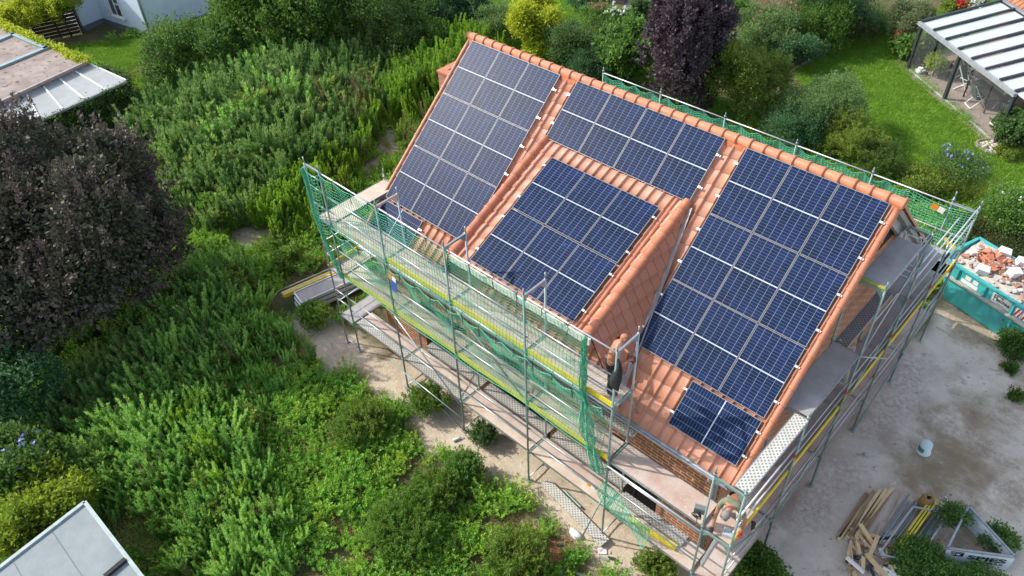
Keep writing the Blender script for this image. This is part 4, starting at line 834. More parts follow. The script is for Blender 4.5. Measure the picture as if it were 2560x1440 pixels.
def weed_proto(name, m, ns, h, nl, ln, spread, asp=.35, plume=.3, angle=.75):
    Vs = []; Fs = []; o = 0
    for i in range(ns):
        a = rng.random() * 6.28; rr = spread * math.sqrt(rng.random()); b0 = np.array([rr * math.cos(a) * .5, rr * math.sin(a) * .5, 0]); hh = h * rng.uniform(.65, 1.05); top = b0 + np.array([rr * math.cos(a) * .9, rr * math.sin(a) * .9, hh]); bend = rng.normal(size=3) * .06 * h; bend[2] = 0
        n = int(nl * hh / h); t_ = .12 + .88 * np.sort(rng.random(n)) ** .75; P = b0 + (top - b0) * t_[:, None] + bend * (t_ ** 2)[:, None]; az = np.arange(n) * 2.4 + rng.random() * 6; up = angle * (.4 + .9 * t_)
        D = unit(np.stack([np.cos(az), np.sin(az), up], 1) + rng.normal(size=(n, 3)) * .18); l = ln * (1.15 - plume * 1.9 * np.maximum(0, t_ - .5)) * (.7 + .6 * rng.random(n)); V, F = leaf_quads(P, D, l, l * asp); Vs.append(V); Fs.append(F + o); o += len(V)
        # stem
        S_ = np.array([b0 + [.006, 0, 0], b0 - [.006, 0, 0], top + bend - [.003, 0, 0], top + bend + [.003, 0, 0]]); Vs.append(S_); Fs.append(np.array([[0, 1, 2, 3]]) + o); o += 4
    me = npmesh(name, np.vstack(Vs), np.vstack(Fs)); me.materials.append(m); return bpy.data.objects.new(name, me)
def grass_proto(name, m, n, h, spread):
    P = rng.normal(size=(n, 3)) * spread; P[:, 2] = 0; D = unit(np.stack([rng.normal(size=n) * .45, rng.normal(size=n) * .45, np.ones(n)], 1)); l = h * (.5 + .7 * rng.random(n)); m1 = P + D * (l * .55)[:, None]; D2 = unit(D + np.stack([rng.normal(size=n) * .5, rng.normal(size=n) * .5, -.25 * np.ones(n)], 1)); S_ = unit(np.cross(D, rng.normal(size=(n, 3)))) * .008
    V = np.stack([P - S_, P + S_, m1 + S_ * .8, m1 - S_ * .8, m1 + D2 * (l * .5)[:, None] + S_ * .15, m1 + D2 * (l * .5)[:, None] - S_ * .15], 1).reshape(-1, 3); b_ = np.arange(n)[:, None] * 6; F = np.vstack([b_ + np.array([[0, 1, 2, 3]]), b_ + np.array([[3, 2, 4, 5]])]); me = npmesh(name, V, F); me.materials.append(m); return bpy.data.objects.new(name, me)
l_mug = leafmat('mugwort_leaf', (0.1434, 0.3254, 0.07016), (0.2867, 0.5361, 0.1227), (0.4096, 0.651, 0.1579), .35, .35); l_gold = leafmat('goldenrod_leaf', (0.1976, 0.368, 0.03872), (0.3192, 0.5152, 0.0528), (0.1368, 0.276, 0.044), .4, .4); l_low = leafmat('groundcover_leaf', (0.1308, 0.3211, 0.04576), (0.2616, 0.5139, 0.07322), (0.3403, 0.5139, 0.06864), .35, .3); l_grass = leafmat('grass_blade', (0.2112, 0.352, 0.044), (0.3872, 0.4752, 0.088), (0.1408, 0.264, 0.0352), .4, .4); l_dry = leafmat('dry_grass', (0.352, 0.288, 0.128), (0.512, 0.416, 0.208), (0.256, 0.24, 0.096), .3)
l_mugd = leafmat('dark_weed_leaf', (0.1063, 0.2152, 0.0584), (0.1897, 0.3475, 0.08495), (0.2656, 0.3972, 0.1195), .3, .35)
pm_mug = [weed_proto('mugwort', l_mug, 9, 1.0, 130, .075, .24, .28, .34, 1.4) for _ in range(3)]; pm_mugd = [weed_proto('mugwort_dark', l_mugd, 9, 1.0, 120, .08, .25, .28, .34, 1.4) for _ in range(3)]; pm_gold = [weed_proto('goldenrod', l_gold, 9, 1.0, 130, .075, .18, .26, .36, 1.8) for _ in range(3)]
l_nett = leafmat('nettle_leaf', (.09, .20, .03), (.15, .27, .045), (.20, .28, .05), .4, .5); l_dead = leafmat('dead_stem', (.24, .17, .09), (.34, .25, .14), None, .1); pm_nett = [weed_proto('nettle', l_nett, 6, .9, 60, .13, .3, .5, .1, .5) for _ in range(2)]; pm_dead = [weed_proto('dead_weed', l_dead, 8, 1.15, 26, .08, .22, .12, .2, 2.5) for _ in range(2)]
pm_low = [weed_proto('low_weed', l_low, 13, .40, 20, .065, .26, .45, .1, .6) for _ in range(4)]; pm_grass = [grass_proto('grass_tuft', l_grass, 60, .45, .13) for _ in range(2)]; pm_dry = [grass_proto('dry_tuft', l_dry, 50, .5, .13) for _ in range(2)]
HX = lambda x, y: ((x > -1.1) & (x < 13.9) & (y > -6.6) & (y < 6.9)) | ((x > -4.6) & (x < -1.9) & (y > -6.9) & (y < -3.2))
def blob_pts(blobs, dens, keep=None):
    out = []; hs = []
    for px, py, r, h in blobs:
        c = at(px, py, h * .55)[:2]; n = rng.poisson(dens * math.pi * r * r); a = rng.random(n) * 6.283; q = np.sqrt(rng.random(n)) * r * (1 + .25 * np.sin(a * 3 + px)); x = c[0] + q * np.cos(a); y = c[1] + q * np.sin(a); out.append(np.stack([x, y], 1)); hs.append(h * (1.06 - .35 * (q / r) ** 2) * (.72 + .5 * fbm(x, y, 1.3)))
    p = np.vstack(out); h = np.concatenate(hs); k = ~HX(p[:, 0], p[:, 1]) & (sand_mask(p[:, 0], p[:, 1]) < .35)
    if keep is not None: k &= keep(p[:, 0], p[:, 1])
    return p[k], h[k]
def scatter_blobs(name, protos, blobs, dens, tilt=.12):
    p, h = blob_pts(blobs, dens); n = len(p); gn_scatter(name, protos, np.column_stack([p, ground_z(p[:, 0], p[:, 1]) - .02]), rng.random(n) * 6.283, rng.normal(size=(n, 2)) * tilt, h * rng.uniform(.6, 1.3, n), rng.integers(0, len(protos), n))
scatter_blobs('dark_mugwort', pm_mugd, [(470, 300, 3.0, 1.9), (600, 250, 3.4, 2.2), (720, 215, 3.4, 2.1), (820, 165, 3.0, 1.9), (560, 400, 3.0, 1.9), (690, 360, 3.0, 2.0), (790, 300, 2.4, 1.8), (470, 390, 2.2, 1.6), (870, 230, 2.0, 1.7), (930, 120, 2.6, 1.6), (590, 480, 2.0, 1.5), (500, 720, 1.8, 1.1), (440, 800, 2.2, 1.2), (330, 930, 2.0, 1.3), (240, 1000, 1.6, 1.4), (200, 1100, 1.5, 1.2), (290, 480, 1.8, 1.2), (440, 480, 1.8, 1.3), (160, 1010, 1.5, 1.2)], 7.5)
scatter_blobs('mugwort', pm_mug, [(640, 190, 2.2, 2.2), (700, 270, 1.6, 2.2), (600, 330, 1.5, 2.1), (540, 690, 1.7, 1.1), (520, 790, 2.0, 1.3), (590, 860, 1.6, 1.0), (430, 910, 1.9, 1.3), (350, 1030, 1.9, 1.4), (430, 1080, 1.8, 1.4), (510, 1150, 1.6, 1.3), (400, 1180, 1.5, 1.2), (560, 1210, 1.4, 1.2), (610, 1300, 1.2, 1.1), (470, 1290, 1.2, 1.0), (300, 1180, 1.4, 1.1), (650, 1380, 1.1, .9), (520, 1390, 1.1, .8), (250, 1200, 1.2, .9), (620, 980, 1.3, .8)], 8)
scatter_blobs('goldenrod', pm_gold, [(1150, 110, 2.0, 1.7), (1100, 160, 2.0, 1.7), (1040, 205, 1.9, 1.7), (980, 250, 1.8, 1.6), (910, 300, 1.7, 1.6), (1130, 180, 1.3, 1.5), (760, 450, 1.5, 1.5), (820, 400, 1.5, 1.5), (700, 500, 1.4, 1.4), (850, 460, 1.2, 1.2), (660, 540, 1.2, 1.1), (760, 530, 1.4, 1.1), (540, 520, 1.2, 1.1), (470, 1050, .9, 1.4), (520, 1090, .9, 1.4), (560, 1150, .9, 1.3), (590, 1220, .8, 1.2), (640, 1290, .8, 1.0), (980, 420, .8, .8)], 8)
scatter_blobs('nettles', pm_nett, [(500, 330, 4.0, 1.7), (700, 280, 4.0, 1.9), (600, 440, 3.0, 1.5), (480, 760, 2.6, 1.1), (380, 1000, 2.6, 1.2), (520, 1180, 2.4, 1.1), (300, 1120, 2.0, 1.1), (620, 880, 2.0, .9), (960, 200, 2.5, 1.4), (740, 620, 1.6, .8)], 1.6)
scatter_blobs('dead_stems', pm_dead, [(500, 330, 4.5, 1.9), (720, 260, 4.5, 2.1), (1020, 220, 4.0, 1.7), (450, 850, 3.5, 1.3), (430, 1120, 3.5, 1.3), (560, 1330, 2.6, 1.0), (760, 500, 2.6, 1.3)], .55)
# low cover over the whole plot
n = 26000; X = rng.uniform(-30, 13, n); Y = rng.uniform(-20, 16, n); lw_ = in_poly(X, Y, LAWN) | in_poly(X, Y, LAWN2) | in_poly(X, Y, LAWN3); fb = fbm(X, Y, 1.1); bare = np.clip((.36 - fb) * 8, 0, 1)
k = ~HX(X, Y) & (sand_mask(X, Y) < .3 + .35 * rng.random(n)) & ~lw_ & (yard_mask(X, Y) < .2) & (rng.random(n) > bare) & (red_mask(X, Y) < .4); X, Y, fb = X[k], Y[k], fb[k]; n = len(X)
gn_scatter('ground_cover', pm_low, np.column_stack([X, Y, ground_z(X, Y) - .02]), rng.random(n) * 6.28, rng.normal(size=(n, 2)) * .15, (.35 + 1.25 * fb) * rng.uniform(.6, 1.15, n), rng.integers(0, 4, n))
n = 9000; X = rng.uniform(-26, 12, n); Y = rng.uniform(-19, 12, n); k = ~HX(X, Y) & (sand_mask(X, Y) < .8) & (yard_mask(X, Y) < .1) & ((sand_mask(X, Y) > .1) | (fbm(X, Y, 2.3) > .52)); X, Y = X[k], Y[k]; n = len(X)
gn_scatter('meadow_grass', pm_grass + pm_dry, np.column_stack([X, Y, ground_z(X, Y) - .02]), rng.random(n) * 6.28, rng.normal(size=(n, 2)) * .2, rng.uniform(.25, .8, n), rng.choice(4, n, p=[.4, .38, .12, .10]))
gblobs = [(620, 600, 1.6, .8), (700, 580, 1.4, .8), (760, 600, 1.3, .7), (560, 590, 1.2, .7), (880, 500, 1.0, .6), (960, 440, .9, .6), (1010, 380, .9, .5), (350, 1330, 1.3, .9), (420, 1380, 1.2, .9), (240, 1250, 1.0, .8), (560, 1420, 1.0, .8), (600, 1340, .9, .9)]
scatter_blobs('tall_grass', pm_grass + pm_dry[:1], gblobs, 16, .2)
# ornamental grass tufts in the gardens (each a clump of its own)
def tuft(label, px, py, h, r, n, m=None):
    c = at(px, py, 0); t_ = grass_proto('grass_blades', m or l_mid, n, h, r * .4); o = t_; COL.objects.link(o); o.location = [float(v) for v in c]; o.name = 'ornamental_grass'; return tag(o, label, 'grass clump', 'ornamental grasses')
tuft('tall drooping grass clump at the back edge of the big lawn', 2180, 75, 1.7, 1.0, 900); tuft('drooping grass clump beside the tallest grass, nearer the barberry', 2150, 85, 1.4, .7, 500); tuft('fine-bladed grass clump under the right rear net corner', 2400, 500, 1.1, .8, 900, l_olive); tuft('fine-bladed grass clump left of the rear corner frame', 2330, 490, 1.0, .8, 800, l_olive); tuft('arching grass clump behind the rear corner frame', 2460, 510, 1.1, .8, 900, l_grass)
tuft('dry brownish grass clump in the dark weeds at the top left', 895, 165, 1.0, .6, 500, l_dry)
n = 14000; bb = np.array(LAWN); X = rng.uniform(bb[:, 0].min(), bb[:, 0].max(), n); Y = rng.uniform(bb[:, 1].min(), bb[:, 1].max(), n); k = in_poly(X, Y, LAWN) & ~((X > 4) & in_poly(X, Y, g2([(2255, 130), (2560, 430), (2700, 200), (2500, 20)]))); X, Y = X[k], Y[k]
for L_, q_ in ((LAWN2, 3500), (LAWN3, 2500)):
    b2 = np.array(L_); x2 = rng.uniform(b2[:, 0].min(), b2[:, 0].max(), q_); y2 = rng.uniform(b2[:, 1].min(), b2[:, 1].max(), q_); k = in_poly(x2, y2, L_); X = np.concatenate([X, x2[k]]); Y = np.concatenate([Y, y2[k]])
n = len(X)
l_lawn = leafmat('lawn_blade', (0.18, 0.3696, 0.04032), (0.312, 0.4928, 0.06272), (0.12, 0.2688, 0.02688), .35, .5); pm_lawn = [grass_proto('lawn_tuft', l_lawn, 50, .09, .14) for _ in range(2)]
gn_scatter('lawn_grass', pm_lawn, np.column_stack([X, Y, ground_z(X, Y)]), rng.random(n) * 6.28, rng.normal(size=(n, 2)) * .1, rng.uniform(.7, 1.3, n), rng.integers(0, 2, n))
# ------------------------------------------------------------------ neighbouring buildings
m_render = mat('pale_blue_render', (.62, .70, .80), (.57, .65, .76), .85, 0, 3, bmp=.1); m_plinth = mat('grey_plinth', (.16, .18, .21), None, .8); m_glass = mat('dark_glass', (.03, .04, .05), (.06, .07, .08), .08)
P4 = [at(205, 82), at(262, 58), at(376, 97), at(376, 97) + np.array([.3, 9.5, 0])]
wh = thing('rendered_house', 'pale blue-white rendered house at the top left corner of the photo', 'house', (-33, 5, 0))
pts = [P4[0][:2], P4[1][:2], P4[2][:2], P4[3][:2], P4[3][:2] + np.array([-9, .3]), P4[0][:2] + np.array([-4, 10]), P4[0][:2] + np.array([-4, .2])]
MB().prism([tuple(p) for p in pts], .32, 4.6).build('wall', m_render, wh)
ce = np.mean(pts, 0); MB().prism([tuple(ce + (p - ce) * 1.004) for p in pts], -.1, .318).build('plinth', m_plinth, wh)
n_ = np.array([P4[2][1] - P4[1][1], -(P4[2][0] - P4[1][0]), 0]); n_ /= np.linalg.norm(n_); dx_ = unit((P4[2] - P4[1])[None])[0]; dx_[2] = 0
w0 = atplane(283, 36, P4[1], n_); wb = w0[2]; wp = lambda s, z, d: tuple(w0 + dx_ * s + n_ * d + np.array([0, 0, z]))
win = MB()
def wbox(mb, s0, s1, z0, z1, d0, d1):
    a = [wp(s0, z0, d0), wp(s1, z0, d0), wp(s1, z1, d0), wp(s0, z1, d0)]; mb.extr(a, n_ * (d1 - d0))
for s0, s1, z0, z1 in ((0, .08, 0, 1.6), (1.02, 1.1, 0, 1.6), (.08, 1.02, 0, .08), (.08, 1.02, 1.52, 1.6), (.52, .58, .08, 1.52), (.58, 1.02, .75, .80)): wbox(win, s0, s1, z0, z1, .005, .06)
wf = win.build('window', m_white, wh); g_ = MB(); wbox(g_, .08, 1.02, .08, 1.52, .008, .03); g_.build('pane', m_glass, wf); s_ = MB(); wbox(s_, -.08, 1.18, -.09, -.005, .004, .14); s_.build('sill', m_white, wf)
for P, nm in ((P4[2] + np.array([.02, -.06, 0]), 'downpipe'), (P4[0] + np.array([.1, -.06, 0]), 'downpipe')): MB().tube((P[0] + .08, P[1] + .12, .02), (P[0] + .08, P[1] + .12, 4.5), .055, 10).build(nm, m_zinc, wh, True)
# dark wooden fence with conifers above
fa, fb_ = at(150, 118), at(204, 84); fen = thing('wooden_fence', 'dark brown horizontal board fence beside the white house', 'fence', ((fa[0] + fb_[0]) / 2 - 1, (fa[1] + fb_[1]) / 2, 0))
m_fw = mat('dark_fence_wood', (.055, .04, .03), (.035, .026, .02), .85, 0, 8); bd = MB(); fa2 = at(95, 108)
for k in range(9): bd.beam((fa2[0], fa2[1], .15 + k * .2), (fb_[0], fb_[1], .15 + k * .2), .03, .17)
bd.build('board', m_fw, fen)
for q in (0, .5, 1): p = fa2 + (fb_ - fa2) * q; MB().box(p[0] - .05, p[0] + .05, p[1] + .02, p[1] + .12, 0, 1.95).build('post', m_fw, fen)
# flat-roofed garage with lean-to
gA, gB, gC = at(-30, 45, 2.9), at(215, 155, 2.9), at(-20, 264, 2.9); gc = (gA + gB + gC) / 3
gar = thing('garage', 'gravel flat-roofed garage with grey roof profiles at the left edge', 'garage', (gc[0], gc[1], 0)); dA = gA - gB; dC = gC - gB
poly = [gB, gB + dA * 1.3, gB + dA * 1.3 + dC * 1.15, gB + dC * 1.15]
MB().prism([tuple(p[:2]) for p in poly], 0, 2.72).build('wall', mat('grey_render', (.35, .33, .30), None, .85), gar)
m_grav = mat('roof_gravel', (.34, .28, .24), (.22, .175, .15), .9, 0, 1.2, .35, .6, .6, speck=((.10, .08, .06), 3.5, .62)); MB().prism([tuple(p[:2]) for p in poly], 2.722, 2.86).build('flat_roof', m_grav, gar)
ed = MB(); m_prof = mat('grey_green_profile', (.27, .36, .37), (.22, .30, .31), .45, .3)
for a, b_ in (((-60, 192), (120, 118)), ((30, 85), (118, 122)), ((-60, 125), (36, 84))): ed.beam(at(*a, 2.91), at(*b_, 2.91), .22, .1)
ed.build('roof_profile', m_prof, gar); MB().beam(gB + np.array([0, 0, -.02]), gB + dC * 1.15 + np.array([0, 0, -.02]), .12, .12).build('eaves_trim', mat('brown_grey_trim', (.34, .28, .27), None, .6), gar)
iv = np.repeat(np.linspace(0, 1.25, 300)[:, None], 3, 1); P = gB + dA * iv + rng.normal(size=(300, 3)) * np.array([.10, .10, .06]); P = np.repeat(P, 24, 0) + rng.normal(size=(7200, 3)) * .07; D = unit(rng.normal(size=P.shape) + np.array([0, 0, .5])); V, F = leaf_quads(P, D, .10, .08); b0 = P.mean(0); b0[2] = 2.7
tag(link('ivy', npmesh('ivy', V - b0, F), l_lime, None, b0), 'yellow-green ivy creeping along the garage roof edge', 'ivy')
lt = thing('lean_to', 'lean-to with milky white plastic roof panels beside the garage', 'lean-to', tuple((at(180, 230, 0))[:2]) + (0,))
a0, a1, b0_, b1 = at(217, 157, 2.72), at(-20, 268, 2.72), at(315, 201, 2.45), at(-20, 352, 2.45)
m_poly = mat('milky_polycarbonate', (.37, .385, .37), (.30, .315, .295), .35, 0, 1.5, .4, .7); q = [a0, b0_, b1, a1]; MB().extr([tuple(p) for p in q], (0, 0, -.03)).build('roof_sheet', m_poly, lt)
for k in range(7):
    t_ = k / 6; p, r_ = a0 + (a1 - a0) * t_, b0_ + (b1 - b0_) * t_; MB().beam(p + np.array([0, 0, .025]), r_ + np.array([0, 0, .025]), .07, .04).build('glazing_bar', m_white, lt)
MB().beam(a0 + np.array([0, 0, .06]), a1 + np.array([0, 0, .06]), .10, .06).build('wall_profile', mat('mauve_profile', (.52, .50, .54), None, .5, .3), lt); MB().beam(b0_ - np.array([0, 0, .06]), b1 - np.array([0, 0, .06]), .12, .1).build('gutter', m_zinc, lt)
iw = np.array([b0_ + np.array([.1, -.05, -.1]), b1]); P = []
for k in range(420): s = rng.random() * .75; z = rng.random(); P.append(iw[0] + (iw[1] - iw[0]) * s - np.array([0, 0, 2.4 * z]) + rng.normal(size=3) * .09)
e1 = b0_ + np.array([-.2, .3, 0])
for k in range(240): s = rng.random(); z = rng.random(); P.append(e1 + (a0 - b0_) * s * .8 - np.array([0, 0, 2.3 * z]) + rng.normal(size=3) * .09)
P = np.repeat(np.array(P), 22, 0) + rng.normal(size=(660 * 22, 3)) * .1; D = unit(rng.normal(size=P.shape) + np.array([.3, -.3, -.3])); V, F = leaf_quads(P, D, .10, .08); V[:, 2] = np.maximum(V[:, 2], .02); bb_ = P.mean(0); bb_[2] = 0
tag(link('ivy', npmesh('ivy', V - bb_, F), l_green, None, bb_), 'dark ivy wall hanging below the white lean-to roof', 'ivy')
MB().prism([tuple((b0_ + (b1 - b0_) * s)[:2] + w_) for s, w_ in ((.02, np.array([-.1, .05])), (.95, np.array([-.1, .05])), (.95, np.array([-.2, .15])), (.02, np.array([-.2, .15])))], 0, 2.35).build('wall', m_fw, lt)
# grey felt roof, bottom left
s0, s1, s2 = at(213, 1257, 2.5), at(370, 1462, 2.5), at(-40, 1452, 2.5); sh = thing('flat_roof_shed', 'shed with pale grey felt flat roof in the bottom left corner', 'shed', tuple(((s0 + s1 + s2) / 3)[:2]) + (0,))
e1, e2 = s1 - s0, s2 - s0; quad = [s0, s0 + e1 * 1.4, s0 + e1 * 1.4 + e2 * 1.2, s0 + e2 * 1.2]
MB().prism([tuple(p[:2]) for p in quad], 2.38, 2.5).build('roof', mat('grey_felt', (.255, .285, .29), (.205, .235, .24), .9, 0, 2.5, .3, .7, .5), sh); ce = np.mean(quad, 0); MB().prism([tuple((ce + (p - ce) * .96)[:2]) for p in quad], 0, 2.378).build('wall', m_fw, sh)
sm = MB(); m_seam = mat('felt_seam', (.17, .19, .19), None, .9)
for a, b_ in (((130, 1328), (205, 1440)), ((35, 1408), (60, 1450))):
    sm.beam(at(*a, 2.502), at(*b_, 2.502), .018, .006)
sm.build('seam', m_seam, sh); tr = MB()
for k in range(4): p, r_ = quad[k], quad[(k + 1) % 4]; tr.beam(p + np.array([0, 0, .01]), r_ + np.array([0, 0, .01]), .09, .09)
tr.build('edge_trim', mat('pale_green_trim', (.36, .44, .43), None, .6), sh); MB().beam(at(314, 1398, 2.55), at(262, 1442, 2.55), .10, .09).build('gutter', m_dark, sh)
# neighbour with glass patio roof, top right
m_anth = mat('anthracite_metal', (.055, .062, .075), (.045, .05, .06), .45, .3); pa = thing('patio_roof', 'anthracite patio canopy with milky glass roof bays and glass front', 'patio canopy', tuple(at(2420, 220)[:2]) + (0,))
FL, FM, FR = at(2270, 172), at(2362, 255), at(2487, 357); fd = unit((FR - FL)[None])[0]; bd_ = np.array([-fd[1], fd[0], 0]); Lf = np.linalg.norm(FR - FL); HF, HB, DP = 2.35, 3.0, 3.9
for P in (FL, FL + fd * Lf * .45, FR): MB().rbox((P[0], P[1], HF / 2), (.15, .15, HF), math.atan2(fd[1], fd[0])).build('post', m_anth, pa)
P = FL + bd_ * 2.6; MB().rbox((P[0], P[1], HF / 2 + .2), (.12, .12, HF + .4), math.atan2(fd[1], fd[0])).build('post', m_anth, pa)
up_ = lambda s, d, h=0: FL + fd * s + bd_ * d + np.array([0, 0, HF + (HB - HF) * d / DP + h])
MB().beam(up_(-.15, -.1), up_(Lf + .1, -.1), .16, .16).build('front_beam', mat('pale_grey_gutter', (.45, .48, .50), None, .4, .4), pa); MB().beam(up_(-.1, DP), up_(Lf + 1.5, DP), .12, .14).build('wall_beam', m_anth, pa)
nb = 7
for k in range(nb + 2): s = k * Lf / nb; MB().beam(up_(s - .08, -.05, .10), up_(s - .08, DP, .10), .09, .10).build('rafter', m_anth, pa)
M, t, b, N, L = nodes('milky_glass'); b.inputs['Base Color'].default_value = (.50, .54, .56, 1); b.inputs['Roughness'].default_value = .2; b.inputs['Alpha'].default_value = .90; m_milk = M
for k in range(nb + 1): s = k * Lf / nb; MB().extr([tuple(up_(s - .03, .0)), tuple(up_(s + Lf / nb - .13, .0)), tuple(up_(s + Lf / nb - .13, DP - .1)), tuple(up_(s - .03, DP - .1))], (0, 0, .02)).build('glass_pane', m_milk, pa)
M, t, b, N, L = nodes('clear_glass'); b.inputs['Base Color'].default_value = (.7, .75, .75, 1); b.inputs['Roughness'].default_value = .03; b.inputs['Alpha'].default_value = .025; b.inputs['Metallic'].default_value = 0; m_clear = M
for k in range(5):
    if k == 9: continue
    a_, c_ = FL + fd * (Lf * k / 5 + .08), FL + fd * (Lf * (k + 1) / 5 - .03); off = bd_ * (.03 * (k % 2)); MB().beam(a_ + off + np.array([0, 0, 1.12]), c_ + off + np.array([0, 0, 1.12]), .012, 2.15).build('glass_door', m_clear, pa)
MB().beam(FL + np.array([0, 0, .03]) - bd_ * .02, FR + np.array([0, 0, .03]) - bd_ * .02, .12, .03).build('door_track', m_alu, pa)
m_pave = mat('patio_paving', (.30, .235, .20), (.24, .19, .165), .7, 0, 2, .35, .65); pv = MB().prism([tuple((FL - fd * .9 - bd_ * .35)[:2]), tuple((FR + fd * .4 - bd_ * .35)[:2]), tuple((FR + fd * 3 + bd_ * 4.5)[:2]), tuple((FL - fd * 1.2 + bd_ * 4.5)[:2])], -.02, .035).build('patio_floor', m_pave); pv['kind'] = 'structure'
nhs = thing('neighbour_house', 'neighbouring house with orange tiled roof at the top right corner', 'house', tuple((FL + bd_ * 7 + fd * 4)[:2]) + (0,))
E0, E1 = up_(-.75, DP + .05, .12), up_(Lf + 4, DP + .05, .12); upd = bd_ * .82 + np.array([0, 0, .57]); nn = np.cross(fd, upd); nn = nn if nn[2] > 0 else -nn
vs, fs = tiles(E0 + upd * 6.0, fd, -upd, nn, 40, 16, .29, .375); roofpart('roof', vs, fs, tilemat('neighbour_tile', (.40, .15, .07), (.34, .12, .055), (.46, .19, .09)), nhs)
MB().extr([tuple(E0 + nn * -.05), tuple(E1 + nn * -.05), tuple(E1 + upd * 6 - nn * .05), tuple(E0 + upd * 6 - nn * .05)], -nn * .1).build('roof_boarding', m_dark, nhs)
W0, W1 = FL + bd_ * (DP + .45) - fd * .4, FR + bd_ * (DP + .45) + fd * 4; MB().prism([tuple(W0[:2]), tuple(W1[:2]), tuple((W1 + bd_ * 7)[:2]), tuple((W0 + bd_ * 7)[:2])], 0, 3.05).build('wall', brickmat('neighbour_brick', (.30, .12, .07), (.24, .09, .05), (.36, .25, .18)), nhs)
MB().beam(E0 - bd_ * .06, E1 - bd_ * .06, .12, .10).build('gutter', m_zinc, nhs); MB().extr([tuple(E0 + fd * 2.0 + upd * .7 + nn * .12), tuple(E0 + fd * 3.7 + upd * .7 + nn * .12), tuple(E0 + fd * 3.7 + upd * 3.2 + nn * .12), tuple(E0 + fd * 2.0 + upd * 3.2 + nn * .12)], nn * .04).build('solar_module', mat('dark_module', (.028, .028, .033), None, .4), nhs)
# patio furniture
def folding_chair(P, rz, label):
    c = thing('garden_chair', label, 'chair', P, 'folding chairs on the patio'); M_ = Matrix.Rotation(rz, 3, 'Z'); T = lambda x, y, z: tuple(np.array(P) + np.array(M_ @ Vector((x, y, z))))
    s = MB(); s.add([T(-.24, -.2, .44), T(.24, -.2, .44), T(.24, .24, .42), T(-.24, .24, .42), T(-.24, -.2, .46), T(.24, -.2, .46), T(.24, .24, .44), T(-.24, .24, .44)], MB.BF); s.build('seat', m_chair, c)
    s = MB(); s.add([T(-.24, .22, .45), T(.24, .22, .45), T(.24, .50, 1.12), T(-.24, .50, 1.12), T(-.24, .25, .44), T(.24, .25, .44), T(.24, .53, 1.11), T(-.24, .53, 1.11)], MB.BF); s.build('backrest', m_chair, c)
    for x in (-.27, .27):
        MB().beam(T(x, -.3, .01), T(x, .52, 1.14), .03, .04).build('leg', m_alu, c); MB().beam(T(x, .42, .01), T(x, -.2, .64), .03, .04).build('leg', m_white, c); MB().beam(T(x, -.28, .65), T(x, .3, .65), .05, .025).build('armrest', m_alu, c)
    MB().beam(T(-.27, .40, .03), T(.27, .40, .03), .03, .03).build('stretcher', m_white, c)
m_chair = mat('dark_green_fabric', (.03, .06, .055), (.045, .075, .07), .8); ang = math.atan2(fd[1], fd[0])
folding_chair(at(2440, 265, .04), ang + 3.0, 'green folding chair with pale legs nearest the patio glass'); folding_chair(at(2412, 228, .04), ang + 1.9, 'green folding chair seen from the side behind the middle post'); folding_chair(at(2415, 196, .04), ang + 2.2, 'green folding chair farthest back under the canopy'); folding_chair(at(2505, 275, .04), ang + .3, 'folding chair half hidden by the right patio post')
tb = thing('patio_table', 'long dark patio table between the folding chairs', 'table', at(2465, 225, .04)); q = at(2465, 225, .75); MB().rbox(q, (1.9, .9, .04), ang).build('tabletop', m_dark, tb)
for sx in (-.8, .8):
    for sy in (-.35, .35): p = q + fd * sx + bd_ * sy; MB().box(p[0] - .03, p[0] + .03, p[1] - .03, p[1] + .03, .04, .725).build('leg', m_dark, tb)
def pot(px, py, r, h, m_, label, cat='pot', name='flower_pot'): P = at(px, py, .03); MB().lathe(P, [(r * .7, 0), (r, h * .7), (r * 1.05, h), (r * .92, h), (r * .85, h * .85), (.0, h * .82)]).one(name, m_, label, cat, None, True)
m_potg = mat('grey_glazed', (.36, .40, .40), None, .4); m_terra = mat('terracotta', (.42, .2, .13), None, .7)
pot(2342, 182, .32, .36, m_potg, 'round grey pot under the trailing yellow-green plant'); pot(2258, 132, .2, .3, m_terra, 'terracotta pot of the red flowers outside the patio')
for px, py, d_ in ((2262, 140, 'left'), (2252, 150, 'right')): P = at(px + 8, py, 0); MB().rbox((P[0], P[1], .3), (.36, .36, .6), .5).one('planter', m_anth, 'tall square anthracite planter by the patio post, %s one' % d_, 'planter', None, False, .02)
P = at(2272, 150, 0); so_ = thing('solar_light', 'small solar lamp panel on a dark box by the patio post', 'solar light', P); MB().rbox((P[0] + .2, P[1] - .25, .3), (.34, .34, .6), .4).build('box', m_anth, so_); MB().rbox((P[0] + .2, P[1] - .25, .78), (.36, .5, .03), .4, .5).build('frame', m_white, so_); MB().rbox((P[0] + .215, P[1] - .25, .80), (.30, .43, .02), .4, .5).build('cell_sheet', m_cell, so_)
P = at(2300, 180, .04); sc_ = MB(); sc_.lathe(P, [(.22, 0), (.26, .10), (.22, .13), (.10, .06), (0, .05)], 14); sc_.one('bird_bath', m_potg, 'pale shallow stone bowl on the patio floor', 'bowl', None, True)
P = at(2296, 184, .04); MB().ico((P[0], P[1], .16), .13, 2, .08, (1.1, .8, 1.2)).ico((P[0] + .1, P[1] - .04, .36), .08, 2, .05).ico((P[0] - .02, P[1], .30), .08, 2, .05, (1, 1, 1.4)).one('stone_figure', m_white, 'small white stone cat figure beside the bowl', 'ornament', None, True)
P = at(2388, 180, .04); lg = thing('storage_bench', 'weathered wooden bench under the patio canopy', 'bench', P); lb = MB()
for k in range(5): lb.rbox((P[0] + bd_[0] * (k * .14 - .3), P[1] + bd_[1] * (k * .14 - .3), .55 + .03 * k), (1.3, .13, .03), ang, 0)
